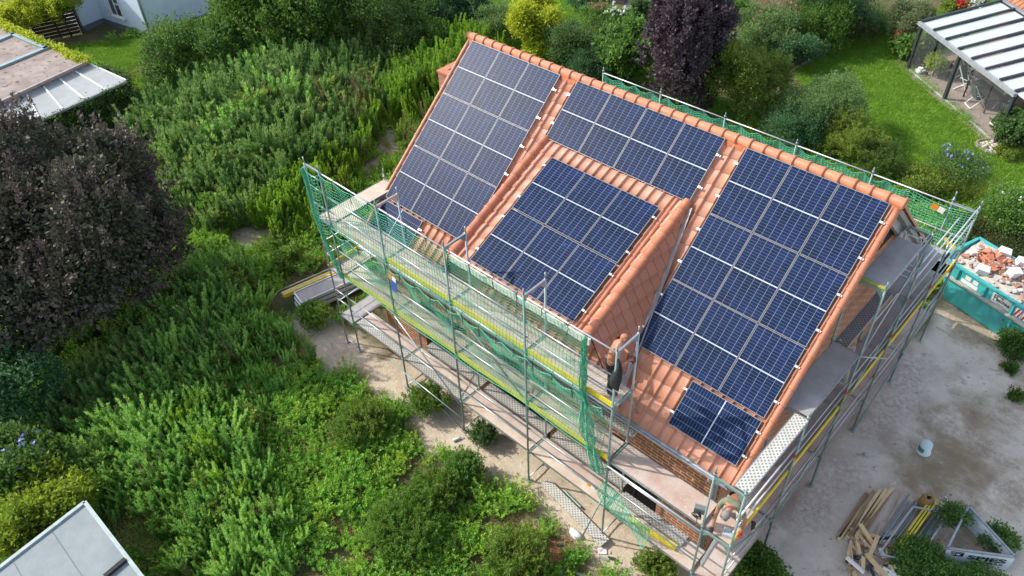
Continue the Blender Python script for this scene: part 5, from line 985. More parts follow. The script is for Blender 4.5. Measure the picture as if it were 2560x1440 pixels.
lb.build('seat', mat('weathered_wood', (.26, .21, .14), (.19, .15, .10), .85), lg)
for sx in (-.55, .55): p = P + fd * sx; MB().rbox((p[0], p[1], .27), (.06, .6, .5), ang).build('leg', m_fw, lg)
P = at(2505, 318, .045); MB().rbox((P[0], P[1], .05), (1.0, .55, .02), ang + .1).one('white_board', m_white, 'white board lying on the patio floor behind the glass', 'board')
# pebble circle and kerbs
pc = at(2480, 368); ring = MB()
for k in range(18): a = k / 18 * 6.283; ring.rbox((pc[0] + math.cos(a) * .62, pc[1] + math.sin(a) * .62, .03), (.12, .2, .08), a)
ring.one('kerb_ring', mat('reddish_kerb', (.38, .27, .23), None, .8), 'ring of small reddish paving stones around the pebbles', 'kerb'); pb = MB(); m_peb = mat('pebbles', (.55, .50, .43), (.42, .37, .31), .7, 0, 9)
for k in range(90): a = rng.random() * 6.28; q = .52 * math.sqrt(rng.random()); pb.ico((pc[0] + math.cos(a) * q, pc[1] + math.sin(a) * q, .05), rng.uniform(.05, .09), 1, .12, (1.2, 1, .7))
pb.build('pebbles', m_peb, None, True, 'stuff', at_=(pc[0], pc[1], 0)); kb = MB(); kp = [at(*p) for p in ((1975, 180), (2030, 150), (2075, 118), (2110, 95))]
for a, b_ in zip(kp[:-1], kp[1:]): kb.beam(a + np.array([0, 0, .03]), b_ + np.array([0, 0, .03]), .12, .08)
kb.one('border_kerb', mat('pale_kerb', (.36, .32, .26), None, .85), 'pale stone kerb between the dark border and the lawn', 'kerb'); MB().prism([tuple(at(*p)[:2]) for p in ((1830, 40), (1865, 38), (1870, 55), (1825, 60))], -.02, .03).build('paving', m_pave)['kind'] = 'structure'
# wicker chairs at the top edge
m_wick = mat('grey_wicker', (.16, .145, .135), (.11, .10, .095), .7, 0, 30, bmp=.5); m_cush = mat('blue_cushion', (.10, .12, .25), (.07, .09, .2), .85, 0, 20)
for px, py, rz, d_ in ((1548, 4, .35, 'grey-brown wicker armchair with blue cushion behind the flower bed'), (1598, 10, .2, 'darker wicker armchair right of the first wicker chair')):
    P = at(px, py, 0); w = thing('wicker_chair', d_, 'armchair', P); b_ = MB()
    Mz = Matrix.Rotation(rz, 3, 'Z'); Tm = lambda x, y, z: tuple(np.array(P) + np.array(Mz @ Vector((x, y, z))))
    def lb_(mb, x0, x1, y0, y1, z0, z1): mb.add([Tm(x, y, z) for z in (z0, z1) for x, y in ((x0, y0), (x1, y0), (x1, y1), (x0, y1))], MB.BF)
    a_ = MB(); lb_(a_, -.42, .42, -.4, .4, .05, .36); a_.build('base', m_wick, w); a_ = MB(); lb_(a_, -.42, .42, -.42, -.30, .362, .95); a_.build('backrest', m_wick, w)
    for x in (-.42, .32): a_ = MB(); lb_(a_, x, x + .1, -.298, .4, .362, .64); a_.build('armrest', m_wick, w)
    a_ = MB(); lb_(a_, -.31, .31, -.29, .4, .364, .48); a_.build('cushion', m_cush, w)
gt_ = at(1590, -25); MB().prism([tuple(at(*p)[:2]) for p in ((1500, 2), (1660, 30), (1700, -60), (1500, -60))], -.02, .025).build('terrace', mat('terrace_paving', (.30, .28, .26), None, .8))['kind'] = 'structure'
# ------------------------------------------------------------------ skip with rubble
A0 = at(2343, 737); ax = np.array([.955, -.297, 0]); pe = np.array([.297, .955, 0]); LK, WK, HK = 4.3, 1.85, 1.45
sp_ = thing('skip', 'turquoise steel skip full of bricks and rubble at the right edge', 'skip', tuple((A0 + ax * 2.0 + pe * .9)[:2]) + (0,)); m_teal = mat('turquoise_paint', (.065, .44, .42), (.05, .36, .36), .5, .1, 2.5, .3, .7, speck=((.16, .30, .26), 7, .68))
q = lambda s, w, z: tuple(A0 + ax * s + pe * w + np.array([0, 0, z]))
SB0, SB1, ST0, ST1 = .25, 2.35, -.35, 3.55                 # bottom and top ends along the skip
bo = MB()
for w in (0, WK - .05): bo.extr([q(SB0, w, .04), q(SB1, w, .04), q(ST1, w, HK), q(ST0, w, HK)], pe * .05)
bo.extr([q(SB0, .05, .04), q(SB1, .05, .04), q(SB1, WK - .05, .04), q(SB0, WK - .05, .04)], (0, 0, .05)); bo.extr([q(SB0, .05, .045), q(SB0, WK - .05, .045), q(ST0, WK - .05, HK), q(ST0, .05, HK)], ax * .05); bo.extr([q(SB1, .05, .045), q(SB1, WK - .05, .045), q(ST1, WK - .05, HK), q(ST1, .05, HK)], -ax * .05)
bo.build('body', m_teal, sp_); rm = MB()
for w in (-.03, WK - .03): rm.beam(q(ST0 - .03, w + .03, HK + .03), q(ST1, w + .03, HK + .03), .12, .07)
for s in (ST0, ST1): rm.beam(q(s, .04, HK + .032), q(s, WK - .04, HK + .032), .1, .066)
rm.build('rim', m_teal, sp_); MB().beam(q(-.1, -.07, .98), q(2.95, -.07, .98), .12, .07).build('side_ledge', mat('dusty_ledge', (.42, .40, .34), (.3, .3, .27), .8), sp_)
for s in (.35, 1.35, 2.35): MB().beam(q(s, -.04, 1.02), q(s, -.04, 1.42), .08, .07, tuple(ax)).build('rib', m_teal, sp_)
yd = np.array([0, 0, 1.]); pw_ = lambda s, z, d=.0: A0 + ax * s + pe * (-.008 - d) + yd * z
def side_plate(name, s0, s1, z0, z1, m_, d=.002, sh=0.): return MB().extr([tuple(pw_(s0, z0, d)), tuple(pw_(s1, z0, d)), tuple(pw_(s1 + sh, z1, d)), tuple(pw_(s0 + sh, z1, d))], -pe * .004).build(name, m_, sp_)
m_plate = mat('sign_white', (.72, .73, .70), (.62, .63, .60), .6); side_plate('lettered_plate', 1.62, 2.28, 1.04, 1.39, m_plate); side_plate('small_plate', .52, 1.12, 1.04, 1.18, m_plate); side_plate('small_plate', .62, .82, 1.21, 1.37, m_plate); side_plate('small_plate', .90, 1.08, 1.21, 1.37, m_plate)
m_ink = mat('dark_lettering', (.03, .05, .045), None, .6); text_part('lettering', 'eschke', .17, m_ink, sp_, pw_(1.78, 1.165, .012), ax, yd, .002, .003); text_part('lettering', 'BAUSTOFFE', .045, m_ink, sp_, pw_(1.85, 1.075, .012), ax, yd, .002); 
fl_ = MB()
for s0, s1, z0, z1 in ((1.69, 1.715, 1.12, 1.36), (1.66, 1.98, 1.335, 1.36), (1.955, 1.98, 1.29, 1.36), (1.715, 1.80, 1.235, 1.26), (1.78, 1.80, 1.235, 1.34)): fl_.extr([tuple(pw_(s0, z0, .01)), tuple(pw_(s1, z0, .01)), tuple(pw_(s1, z1, .01)), tuple(pw_(s0, z1, .01))], -pe * .004)
fl_.build('lettering', m_ink, sp_); m_redw = mat('warning_red', (.55, .03, .03), None, .5)
for s in (-.12, 2.42, 2.68):
    side_plate('warning_plate', s, s + .24, 1.06, 1.36, m_wl, .002); st = MB()
    for k in range(2): st.extr([tuple(pw_(s + .01 + k * .12, 1.065, .009)), tuple(pw_(s + .07 + k * .12, 1.065, .009)), tuple(pw_(min(s + .24, s + .15 + k * .12), 1.355, .009)), tuple(pw_(s + .09 + k * .12, 1.355, .009))], -pe * .003)
    st.build('red_stripes', m_redw, sp_)
nG = 30; hv = []; hf = []
for j in range(nG + 1):
    for i in range(nG + 1): s = i / nG; w = j / nG; hv.append(q(ST0 + .12 + (ST1 - ST0 - .24) * s, .06 + (WK - .12) * w, 1.18 + .34 * math.sin(math.pi * min(1, s * 1.05)) * math.sin(math.pi * w) ** .6 + .10 * fbm(np.array([s * 6]), np.array([w * 4]), .6)[0] + .26 * w))
for j in range(nG):
    for i in range(nG): a = j * (nG + 1) + i; hf.append((a, a + 1, a + nG + 2, a + nG + 1))
hp = MB(); hp.add(hv, hf); hp.build('rubble_heap', mat('rubble_dust', (.50, .46, .40), (.36, .32, .27), .95, 0, 5, bmp=.8), None, False, 'stuff', at_=tuple(A0))
m_bk = mat('brick_fragment', (.38, .15, .10), (.42, .27, .2), .85, 0, 4); m_blk = mat('white_block', (.74, .73, .72), (.62, .61, .60), .85, 0, 3); m_con = mat('concrete_lump', (.46, .44, .42), (.34, .33, .32), .9, 0, 6, bmp=.5)
def heap_z(s, w): return 1.18 + .34 * math.sin(math.pi * min(1, max(0, s) * 1.05)) * math.sin(math.pi * w) ** .6 + .05 + .26 * w
k_ = 0
for i in range(130):
    s = rng.beta(1.3, 1.3) * .9 + .03; w = rng.beta(2, 2) * .84 + .08; P = q(ST0 + .12 + (ST1 - ST0 - .24) * s, .06 + (WK - .12) * w, heap_z(s, w) + rng.uniform(0, .10)); sz = rng.uniform(.08, .16); r_ = rng.random()
    MB().rbox(P, (sz * 1.3, sz * .75, sz * .45), rng.random() * 6, rng.normal() * .5, rng.normal() * .5).one('brick_fragment', m_bk, 'broken red brick piece on the rubble in the skip', 'brick', 'broken bricks in the skip')
for i in range(110):
    s = rng.random() * .92 + .03; w = rng.random() * .86 + .07; P = q(ST0 + .12 + (ST1 - ST0 - .24) * s, .06 + (WK - .12) * w, heap_z(s, w) + rng.uniform(0, .08)); MB().ico(P, rng.uniform(.03, .10), 1, .3, (1.2, 1, .7)).one('concrete_lump', m_con if i % 3 else m_blk, 'small grey concrete lump in the skip', 'rubble', 'concrete lumps in the skip')
for s, w, r_, d_ in ((.30, .16, .3, 'white block on the rubble right behind the near rim'), (.50, .42, .9, 'white block tilted in the middle of the rubble'), (.80, .45, 0, 'white block at the right edge of the rubble'), (.45, .80, .5, 'white slab on the far side of the rubble'), (.27, .82, .3, 'white rough slab at the left far end of the rubble'), (.10, .45, .8, 'small white block at the left end of the rubble')):
    P = q(ST0 + .12 + (ST1 - ST0 - .24) * s, .06 + (WK - .12) * w, heap_z(s, w) + .16); MB().rbox(P, (.36, .28, .24) if s != .10 else (.2, .16, .14), r_, .15, .2).one('white_block', m_blk, d_, 'block', 'white blocks in the skip', False, .012)
rtile = MB()
for i in range(14): s = .14 + rng.random() * .25; w = .3 + rng.random() * .4; MB().rbox(q(ST0 + .12 + (ST1 - ST0 - .24) * s, .06 + (WK - .12) * w, heap_z(s, w) + .1), (.3, .2, .025), rng.random() * 6, rng.normal() * .7, rng.normal() * .5).one('roof_tile_shard', m_ridge, 'broken orange roof tile in the skip', 'tile', 'broken tiles in the skip')
for k, (px, py) in enumerate(((2385, 628), (2395, 640), (2408, 650))):
    P = at(px, py, .5 + .08 * k); MB().beam(P - np.array([.9, -.9, 0]) * .6, P + np.array([.9, -.9, 0]) * .6, .1, .09).one('yellow_beam', mat('yellow_timber', (.62, .36, .03), None, .6), 'yellow-orange beam %s behind the rear corner post' % ('lowest in the stack', 'in the middle of the stack', 'on top of the stack')[k], 'beam', 'yellow beams behind the skip')
# ------------------------------------------------------------------ yard objects
P = at(2308, 1128); bk = thing('bucket', 'white plastic mortar bucket standing upside down in the yard', 'bucket', P)
MB().lathe(P, [(.19, .0), (.205, .0), (.205, .025), (.185, .03), (.155, .36), (.15, .365), (0, .365)], 24).build('body', mat('bucket_plastic', (.62, .70, .70), (.56, .64, .64), .45), bk, True)
a_ = [(math.cos(t_) * .172, math.sin(t_) * .172) for t_ in np.linspace(3.6, 4.9, 8)]; lbm = MB()
for (x0, y0), (x1, y1) in zip(a_[:-1], a_[1:]): lbm.add([(P[0] + x0 * 1.06, P[1] + y0 * 1.06, .10), (P[0] + x1 * 1.06, P[1] + y1 * 1.06, .10), (P[0] + x1 * .98, P[1] + y1 * .98, .25), (P[0] + x0 * .98, P[1] + y0 * .98, .25)], [(0, 1, 2, 3)])
lbm.build('label', mat('green_label', (.04, .20, .13), (.1, .3, .25), .6), bk); MB().path([P + np.array([math.cos(t_) * .21, math.sin(t_) * .21, .012]) for t_ in np.linspace(0, 3.1, 12)], .006, 5).build('handle', m_steel, bk)
m_lum = mat('fresh_timber', (.70, .53, .29), (.58, .41, .20), .75, 0, 3, .35, .7); m_lumd = mat('dirty_timber', (.36, .24, .14), (.27, .17, .1), .8)
LT, LBt = at(2225, 1222, .1), at(2138, 1358, .1); ld = LBt - LT; ls2 = np.cross(unit(ld[None])[0], [0, 0, 1.])
for i in range(9):
    o = (i % 5) * .115 - .05; z = .05 + .1 * (i // 5); e = rng.normal() * .08; a = LT + ls2 * o + ld * (.06 * (i % 5) + e * .1); b_ = a + ld * rng.uniform(.78, .95) + ls2 * rng.normal() * .05; a[2] = b_[2] = z
    MB().beam(a, b_, .085, .075).one('timber_batten', m_lum if i % 4 else m_lumd, 'long pale timber batten in the pile left of the tubes', 'batten', 'timber battens in the yard')
for i in range(46):
    c_ = at(rng.uniform(2120, 2235), rng.uniform(1345, 1440), 0); l = rng.uniform(.18, .55); z = rng.uniform(.04, .2); r_ = rng.random() * 3.14; mm = (m_lum, m_lum, m_lum, m_lumd, m_white, m_anth)[rng.integers(0, 6)]
    MB().rbox((c_[0], c_[1], z), (l, rng.uniform(.05, .11), rng.uniform(.04, .08)), r_, rng.normal() * .25, rng.normal() * .3).one('wood_offcut', mm, 'short wood offcut in the scrap heap at the bottom right', 'offcut', 'offcuts in the scrap heap')
for (a, b_, d_) in (((2165, 1385), (2215, 1440), 'pale batten leaning across the scrap heap'), ((2185, 1365), (2150, 1310), 'pale batten at the foot of the timber pile'), ((2172, 1395), (2195, 1340), 'short thick timber between pile and scrap heap')): MB().beam(at(*a, .2), at(*b_, .28), .1, .07).one('timber_batten', m_lum, d_, 'batten', 'timber battens in the yard')
MB().beam(at(2205, 1425, .25), at(2250, 1450, .2), .22, .04).one('white_plank', m_white, 'white plank end sticking out of the scrap heap', 'plank')
for k, (a, b_, d_) in enumerate((((2285, 1250), (2235, 1345), 'upper stained plywood deck board lying left of the tubes'), ((2232, 1318), (2200, 1395), 'middle stained plywood deck board by the timber'), ((2222, 1372), (2188, 1428), 'lowest stained plywood deck board by the scrap heap'))):
    A, B = at(*a, .06 + .03 * (2 - k)), at(*b_, .06 + .03 * (2 - k)); dd_ = MB().beam(A, B, .62, .05); dd_.one('deck_board', m_deckp, d_, 'board', 'spare deck boards in the yard')
TD = unit((at(2215, 1400, .2) - at(2325, 1245, .2))[None])[0]; TS = np.cross(TD, [0, 0, 1.])
for i in range(20):
    o = -.42 + (i % 10) * .1; z = .08 + .1 * (i // 10); a = at(2318, 1262, z) + TS * o + TD * rng.uniform(-.1, .25); b_ = a + TD * rng.uniform(1.5, 2.1) + TS * rng.normal() * .06; tb_ = MB().tube(a, b_, .024, 7)
    tb_.one('scaffold_tube', (m_steel, m_steelg, m_steelg)[i % 3], 'spare scaffold tube in the heap beside the yellow boards', 'tube', 'spare scaffold tubes in the yard', True)
for i in range(3): a = at(2338, 1250, .28) + TS * (-.05 + .07 * i); MB().beam(a, a + TD * 1.95, .045, .15).one('toe_board', m_yellow, 'yellow toe board in the tube heap, %s' % ('left one', 'middle one', 'right one')[i], 'toe board', 'yellow toe boards in the yard')
fr = MB(); a, b_ = at(2282, 1268, .34), at(2372, 1285, .34); fr.beam(a, b_, .05, .06); fr.beam(a, a + TD * 1.9, .045, .045); fr.beam(b_, b_ + TD * 1.9, .045, .045); fr.beam(a + TD * 1.9, b_ + TD * 1.9, .045, .045); fr.extr([tuple(b_ - (b_ - a) * .15), tuple(b_), tuple(b_ + TD * .2), tuple(b_ - (b_ - a) * .12 + TD * .18)], (0, 0, .01)); fr.one('scaffold_section', m_steel, 'flat-lying galvanised scaffold frame on top of the tube heap', 'frame')
P = at(2308, 1268); bg2 = MB(); pr = [(.02, 0), (.17, .02), (.19, .2), (.17, .36), (.14, .46), (.10, .5), (.06, .47)]; bg2.lathe(P, pr, 14); bg2.v = [(x + rng.normal() * .015, y + rng.normal() * .015, z) for x, y, z in bg2.v]; bgt = thing('paper_bag', 'crumpled brown paper sack with red base at the top of the tube heap', 'sack', P); bg2.build('sack', mat('kraft_paper', (.36, .22, .09), (.27, .15, .06), .85, 0, 9), bgt); MB().lathe(P, [(.0, .0), (.19, .005), (.20, .10), (.19, .13)], 14).build('red_base', m_redw, bgt)
P = at(2364, 1251); MB().ico((P[0], P[1], .05), .07, 1, .25, (1.2, 1, .7)).one('stone', m_blk, 'white stone lying right of the paper sack', 'stone')
# triangular sign
HS = .62; S_A, S_B, S_C = at(2368, 1372, HS), at(2538, 1394, HS), at(2421, 1266, HS); sg = thing('site_sign', 'white triangular site sign lettered in black on the grass', 'sign', tuple(((S_A + S_B + S_C) / 3)[:2]) + (0,)); m_sgn = mat('sign_panel', (.62, .70, .74), (.56, .64, .69), .5)
def wallp(a, b_, name, m_, z0=.04): MB().extr([(a[0], a[1], z0), (b_[0], b_[1], z0), (b_[0], b_[1], HS), (a[0], a[1], HS)], tuple(np.cross(unit((b_ - a)[None])[0], [0, 0, 1.]) * .02)).build(name, m_, sg)
wallp(S_A, S_B, 'front_panel', m_sgn); wallp(S_C, S_B, 'rear_panel', m_sgn); wallp(S_A, S_C, 'left_panel', m_sgn, .35); ft = MB()
for a, b_ in ((S_A, S_B), (S_C, S_B), (S_A, S_C)): ft.beam(a + np.array([0, 0, .02]), b_ + np.array([0, 0, .02]), .05, .05)
ft.build('frame', mat('grey_sign_frame', (.42, .46, .49), None, .45, .4), sg); fx_ = unit((S_B - S_A)[None])[0]; fn = np.cross(fx_, [0, 0, 1.]); LS = np.linalg.norm(S_B - S_A); sw = lambda s, z, d=.026: S_A + fx_ * s + np.array([0, 0, z - HS]) + fn * d
m_sk = mat('sign_black', (.02, .022, .028), None, .5); m_sr = mat('sign_red', (.30, .02, .03), None, .5); k1 = LS / 1.55
tx = text_part('lettering', 'SPIES', .235, m_sk, sg, sw(.53 * k1, .335), fx_, yd, .002, .008); tx.data.transform(Matrix.Identity(4))
wd = (max(v.co.dot(Vector(fx_)) for v in tx.data.vertices) - min(v.co.dot(Vector(fx_)) for v in tx.data.vertices)); sc_x = .88 * k1 / wd; o_ = Vector(sw(.53 * k1, .335)) - wloc(sg); f_ = Vector(fx_)
for v in tx.data.vertices: v.co = v.co + f_ * ((v.co - o_).dot(f_) * (sc_x - 1))
tx = text_part('lettering', 'MASSIVHAUS', .085, m_sk, sg, sw(.62 * k1, .215), fx_, yd, .002, .002)
wd = (max(v.co.dot(f_) for v in tx.data.vertices) - min(v.co.dot(f_) for v in tx.data.vertices)); sc_x = .76 * k1 / wd; o_ = Vector(sw(.62 * k1, .215)) - wloc(sg)
for v in tx.data.vertices: v.co = v.co + f_ * ((v.co - o_).dot(f_) * (sc_x - 1))
def sq(mb, s0, s1, z0, z1): mb.extr([tuple(sw(s0 * k1, z0, .022)), tuple(sw(s1 * k1, z0, .022)), tuple(sw(s1 * k1, z1, .022)), tuple(sw(s0 * k1, z1, .022))], fn * .004)
l1 = MB(); sq(l1, .10, .42, .545, .58); sq(l1, .12, .20, .47, .525); l1.build('logo_red', m_sr, sg); l2 = MB(); sq(l2, .34, .42, .43, .53); sq(l2, .16, .42, .39, .43); sq(l2, .24, .34, .50, .53); sq(l2, .22, .25, .43, .53); l2.build('logo_black', m_sk, sg)
# ------------------------------------------------------------------ loose items
def perfplank(a, b_, z, w, m_, label, grp=None): A, B = at(*a, z), at(*b_, z); return MB().beam(A, B, w, .07).one('perforated_plank', m_, label, 'plank', grp)
perfplank((1362, 1205), (1512, 1358), .12, .30, m_perfw, 'pale perforated steel plank lying on the soil in front of the scaffold'); MB().tube(at(1410, 1226, .06), at(1452, 1268, .06), .03, 8).one('steel_post', m_steelg, 'short green steel post behind the lying perforated plank', 'post'); MB().tube(at(1620, 1348, .05), at(1662, 1398, .05), .035, 8).one('steel_post', m_steel, 'short grey pipe on the soil under the low deck', 'pipe')
MB().beam(at(1576, 1296, Z1 + .05), at(1690, 1370, Z1 + .05), .16, .04).one('toe_board', m_yellow, 'loose yellow toe board lying on the low deck', 'toe board'); A, B = (10.25, -5.42, Z1 + .05), (12.15, -5.42, Z1 + .05); MB().beam(A, B, .30, .06).one('perforated_plank', m_perf, 'grey perforated plank lying on the low deck by the wall', 'plank')
# stacked scaffold boards on the left
SA, SB = np.array([-3.25, -6.2, 0]), np.array([-2.7, -3.5, 0]); sd_ = unit((SB - SA)[None])[0]; sx_ = np.array([sd_[1], -sd_[0], 0])
for k in range(3):
    z = .22 + .16 * k; a, b_ = SA + sx_ * (.05 + .06 * (2 - k)) + sd_ * .05 * k, SB + sx_ * (.05 + .06 * (2 - k)); a = a + np.array([0, 0, z]); b_ = b_ + np.array([0, 0, z]); d_ = thing('scaffold_board', 'grey scaffold platform in the stack among the weeds, %s' % ('bottom one', 'middle one', 'top one')[k], 'platform', tuple(a), 'stacked platforms left of the house'); MB().beam(a, b_, .62, .05).build('deck', m_deckg, d_)
    e = MB()
    for s in (-.33, .33): e.beam(a + sx_ * s, b_ + sx_ * s, .03, .12)
    for P in (a, b_): e.beam(P - sx_ * .31, P + sx_ * .31, .04, .1)
    e.build('edge_rail', m_alu, d_)
for k in range(3): a = SA - sx_ * (.42 + .07 * k) - sd_ * .25; MB().beam(a + np.array([0, 0, .50]), a + sd_ * 2.7 + np.array([0, 0, .50]), .05, .15).one('toe_board', (m_yellow, m_deckw, m_yellow)[k], 'board in the stack beside the grey platforms, %s' % ('yellow inner one', 'pale middle one', 'yellow outer one')[k], 'toe board')
for k in range(3): a = SA - sx_ * (.55 + .12 * k) - sd_ * .3 + np.array([0, 0, .40 + .05 * k]); MB().tube(a, a + sd_ * 2.9, .024, 8).one('scaffold_tube', m_steel, 'tube lying along the left stack of platforms', 'tube', 'tubes by the left stack', True)
tr_ = thing('trestle', 'steel trestle carrying the stacked platforms', 'trestle', tuple(SA + sd_ * 1.2)); 
for s in (.25, 2.3):
    p = SA + sd_ * s; MB().beam(p - sx_ * .9 + np.array([0, 0, .12]), p + sx_ * .5 + np.array([0, 0, .12]), .06, .08).build('bearer', m_steel, tr_)
    for w in (-.8, .4): c_ = p + sx_ * w; MB().tube((c_[0], c_[1], 0), (c_[0], c_[1], .085), .03, 8).build('foot', m_steel, tr_)
# litter
m_pet = mat('clear_plastic', (.62, .68, .72), (.5, .56, .6), .15)
def bottle(px, py, rz, label, cap=(.5, .1, .1)):
    P = at(px, py, .05); d = np.array([math.cos(rz), math.sin(rz), 0]); b_ = thing('plastic_bottle', label, 'bottle', P, 'plastic bottles in the weeds'); MB().path([P - d * .14, P - d * .13, P + d * .06, P + d * .11, P + d * .15], [.03, .045, .045, .02, .016], 10).build('body', m_pet, b_, True); MB().tube(P + d * .151, P + d * .175, .02, 8).build('cap', m_wl, b_)
bottle(1143, 1097, 1.2, 'crushed clear bottle standing out on the sand path'); bottle(946, 1153, 2.4, 'clear bottle in the low weeds beside a dark bush'); bottle(932, 1140, 1.0, 'half hidden bottle behind the one in the low weeds'); bottle(1246, 1268, .5, 'clear bottle on the soil right of the path bush'); bottle(922, 1279, 2.1, 'small pale bottle far down in the meadow weeds')
P = at(812, 1232, .1); MB().rbox(P, (.36, .26, .02), .5, .35, .2).one('roof_tile_shard', m_ridge, 'orange roof tile lying in the meadow weeds', 'tile'); P = at(1438, 1336, .06); pb_ = MB(); pb_.ico(P, .16, 2, .28, (1.3, .8, .5)); pb_.one('plastic_bag', m_wl, 'crumpled white plastic bag on the soil near the lying plank', 'bag', None, True)
P = at(1506, 1378, .02); MB().rbox(P, (.22, .16, .02), .7).one('food_wrapper', mat('pink_packet', (.65, .45, .45), (.75, .72, .72), .6, 0, 10), 'red and white packet at the foot of the scaffold post', 'packet'); P = at(1443, 1378, .03); MB().ico(P, .07, 1, .3, (1.6, .8, .6)).one('food_wrapper', mat('magenta_wrap', (.5, .2, .35), (.7, .65, .68), .5, 0, 12), 'crumpled pinkish wrapper below the white bag', 'wrapper')
for px, py, c_, rz, d_ in ((1403, 1362, m_anth, .9, 'grey slate strip next to an orange tile bit'), (1420, 1352, m_ridge, .9, 'orange tile bit between slate strip and white bag'), (1508, 1396, m_zinc, .3, 'grey strip right of the red and white packet'), (1530, 1396, m_anth, .5, 'dark grey strip in a pair of strips'), (1374, 1416, m_anth, 1.1, 'dark strip standing alone at the bottom'), (1404, 1432, m_zinc, 1.9, 'small pale pipe piece at the bottom edge'), (1452, 1436, m_zinc, .6, 'grey strip at the very bottom edge'), (1170, 1266, m_lumd, .2, 'flat wood chip by the bottle'), (1340, 1320, m_lumd, .1, 'thin brown stick on the soil')): P = at(px, py, .03); MB().rbox(P, (.22, .06, .04), rz, 0, .1).one('debris_piece', c_, d_, 'debris', 'small debris on the soil')
m_stn = mat('soil_stone', (.46, .40, .33), (.36, .31, .25), .9); n_st = 0; sto = MB()
while n_st < 700:
    x, y = rng.uniform(-3, 18.5), rng.uniform(-12, 10)
    if sand_mask(np.array([x]), np.array([y]))[0] > .6 or yard_mask(np.array([x]), np.array([y]))[0] > .9: sto.ico((x, y, .01), rng.uniform(.008, .035) * (1 + (rng.random() > .95) * 1.2), 1, .25, (1.3, 1, .6)); n_st += 1
sto.build('loose_stones', m_stn, None, False, 'stuff')
# tools on the scaffold
P = np.array([12.55, -5.92, Z2 + .45]); rd = thing('cable_reel', 'grey tool with coiled cable hanging on the corner post', 'power tool', P); MB().rbox(P, (.26, .12, .18), .4).build('body', mat('grey_green_tool', (.16, .19, .18), None, .6), rd)
cw = MB()
for k in range(4): cw.path([P + np.array([math.cos(t_) * (.07 + .012 * k + .02 * math.sin(t_ * 3 + k)), -.09 - .02 * k, math.sin(t_) * .09 - .06]) for t_ in np.linspace(0, 6.28, 18)], .009, 5)
cw.path([P + np.array([0, -.1, -.2]), P + np.array([.05, -.12, -.38]), P + np.array([-.04, -.1, -.5])], .009, 5); cw.build('cable', m_black, rd)
P = np.array([12.98, -4.05, Z2 + .0]); gr = thing('angle_grinder', 'small green power tool lying on the shaded gable deck', 'power tool', P); MB().path([P + np.array([-.14, -.08, .06]), P + np.array([0, 0, .06]), P + np.array([.08, .06, .06])], [.03, .035, .045], 8).build('body', mat('tool_green', (.03, .10, .06), None, .5), gr, True); MB().tube(P + np.array([.09, .08, .02]), P + np.array([.09, .08, .04]), .07, 14).build('disc', m_zinc, gr)
P = np.array([13.22, -5.78, Z2 + .0]); MB().rbox((P[0], P[1], P[2] + .06), (.22, .18, .12), .3).rbox((P[0] - .04, P[1] + .02, P[2] + .14), (.14, .05, .04), .3).one('drill_case', mat('pale_grey_case', (.45, .49, .54), None, .5), 'pale grey tool case by the kneeling worker', 'tool case', None, False, .01)
P = np.array([12.98, -6.10, 2.85]); MB().beam(P + np.array([-.02, -.05, -.62]), P + np.array([.12, .06, .42]), .12, .05).one('spirit_level', m_zinc, 'grey metal profile hanging at the scaffold corner below the worker', 'profile')
MB().path([(13.42, -5.05, 3.15), (13.45, -5.02, 3.1), (13.46, -5.0, 2.9), (13.44, -4.98, 2.75)], [.03, .05, .045, .015], 7).one('rag', m_black, 'black rag hanging on the outer gable rail', 'rag')
P = np.array([13.30, 5.75, 3.9]); MB().box(13.18, 13.3, 5.7, 5.75, 3.7, 4.1).one('hoist_bracket', m_dark, 'black bracket on the rear gable post', 'bracket')
MB().path([at(2290, 1290, .1), at(2335, 1275, .42), at(2400, 1285, .45), at(2440, 1300, .3)], .012, 6).one('black_hose', m_black, 'black cable looping over the scaffold frame heap', 'cable')
# ------------------------------------------------------------------ people
def skin_part(name, verts, edges, radii, m, parent, root=0, sub=2):
    me = bpy.data.meshes.new(name); off = wloc(parent); me.from_pydata([tuple(np.array(v) - np.array(off)) for v in verts], edges, []); o = bpy.data.objects.new('tmp', me); COL.objects.link(o)
    sk = o.modifiers.new('skin', 'SKIN'); sk.use_smooth_shade = True; lay = me.skin_vertices[0].data
    for i, r in enumerate(radii): lay[i].radius = r if isinstance(r, tuple) else (r, r); lay[i].use_root = (i == root)
    s = o.modifiers.new('sub', 'SUBSURF'); s.levels = sub; s.render_levels = sub; bpy.context.view_layer.update(); dg = bpy.context.evaluated_depsgraph_get(); res = bpy.data.meshes.new_from_object(o.evaluated_get(dg)); res.name = name; bpy.data.objects.remove(o)
    res.materials.clear(); res.polygons.foreach_set('use_smooth', [True] * len(res.polygons)); return link(name, res, m, parent)
class Sk:
    def __init__(s): s.v = []; s.e = []; s.r = []
    def p(s, pos, r, to=None):
        s.v.append(np.array(pos, float)); s.r.append(r); i = len(s.v) - 1
        if to is not None: s.e.append((to, i))
        return i
    def chain(s, pts, rs, to=None):
        for q, r in zip(pts, rs): to = s.p(q, r, to)
        return to
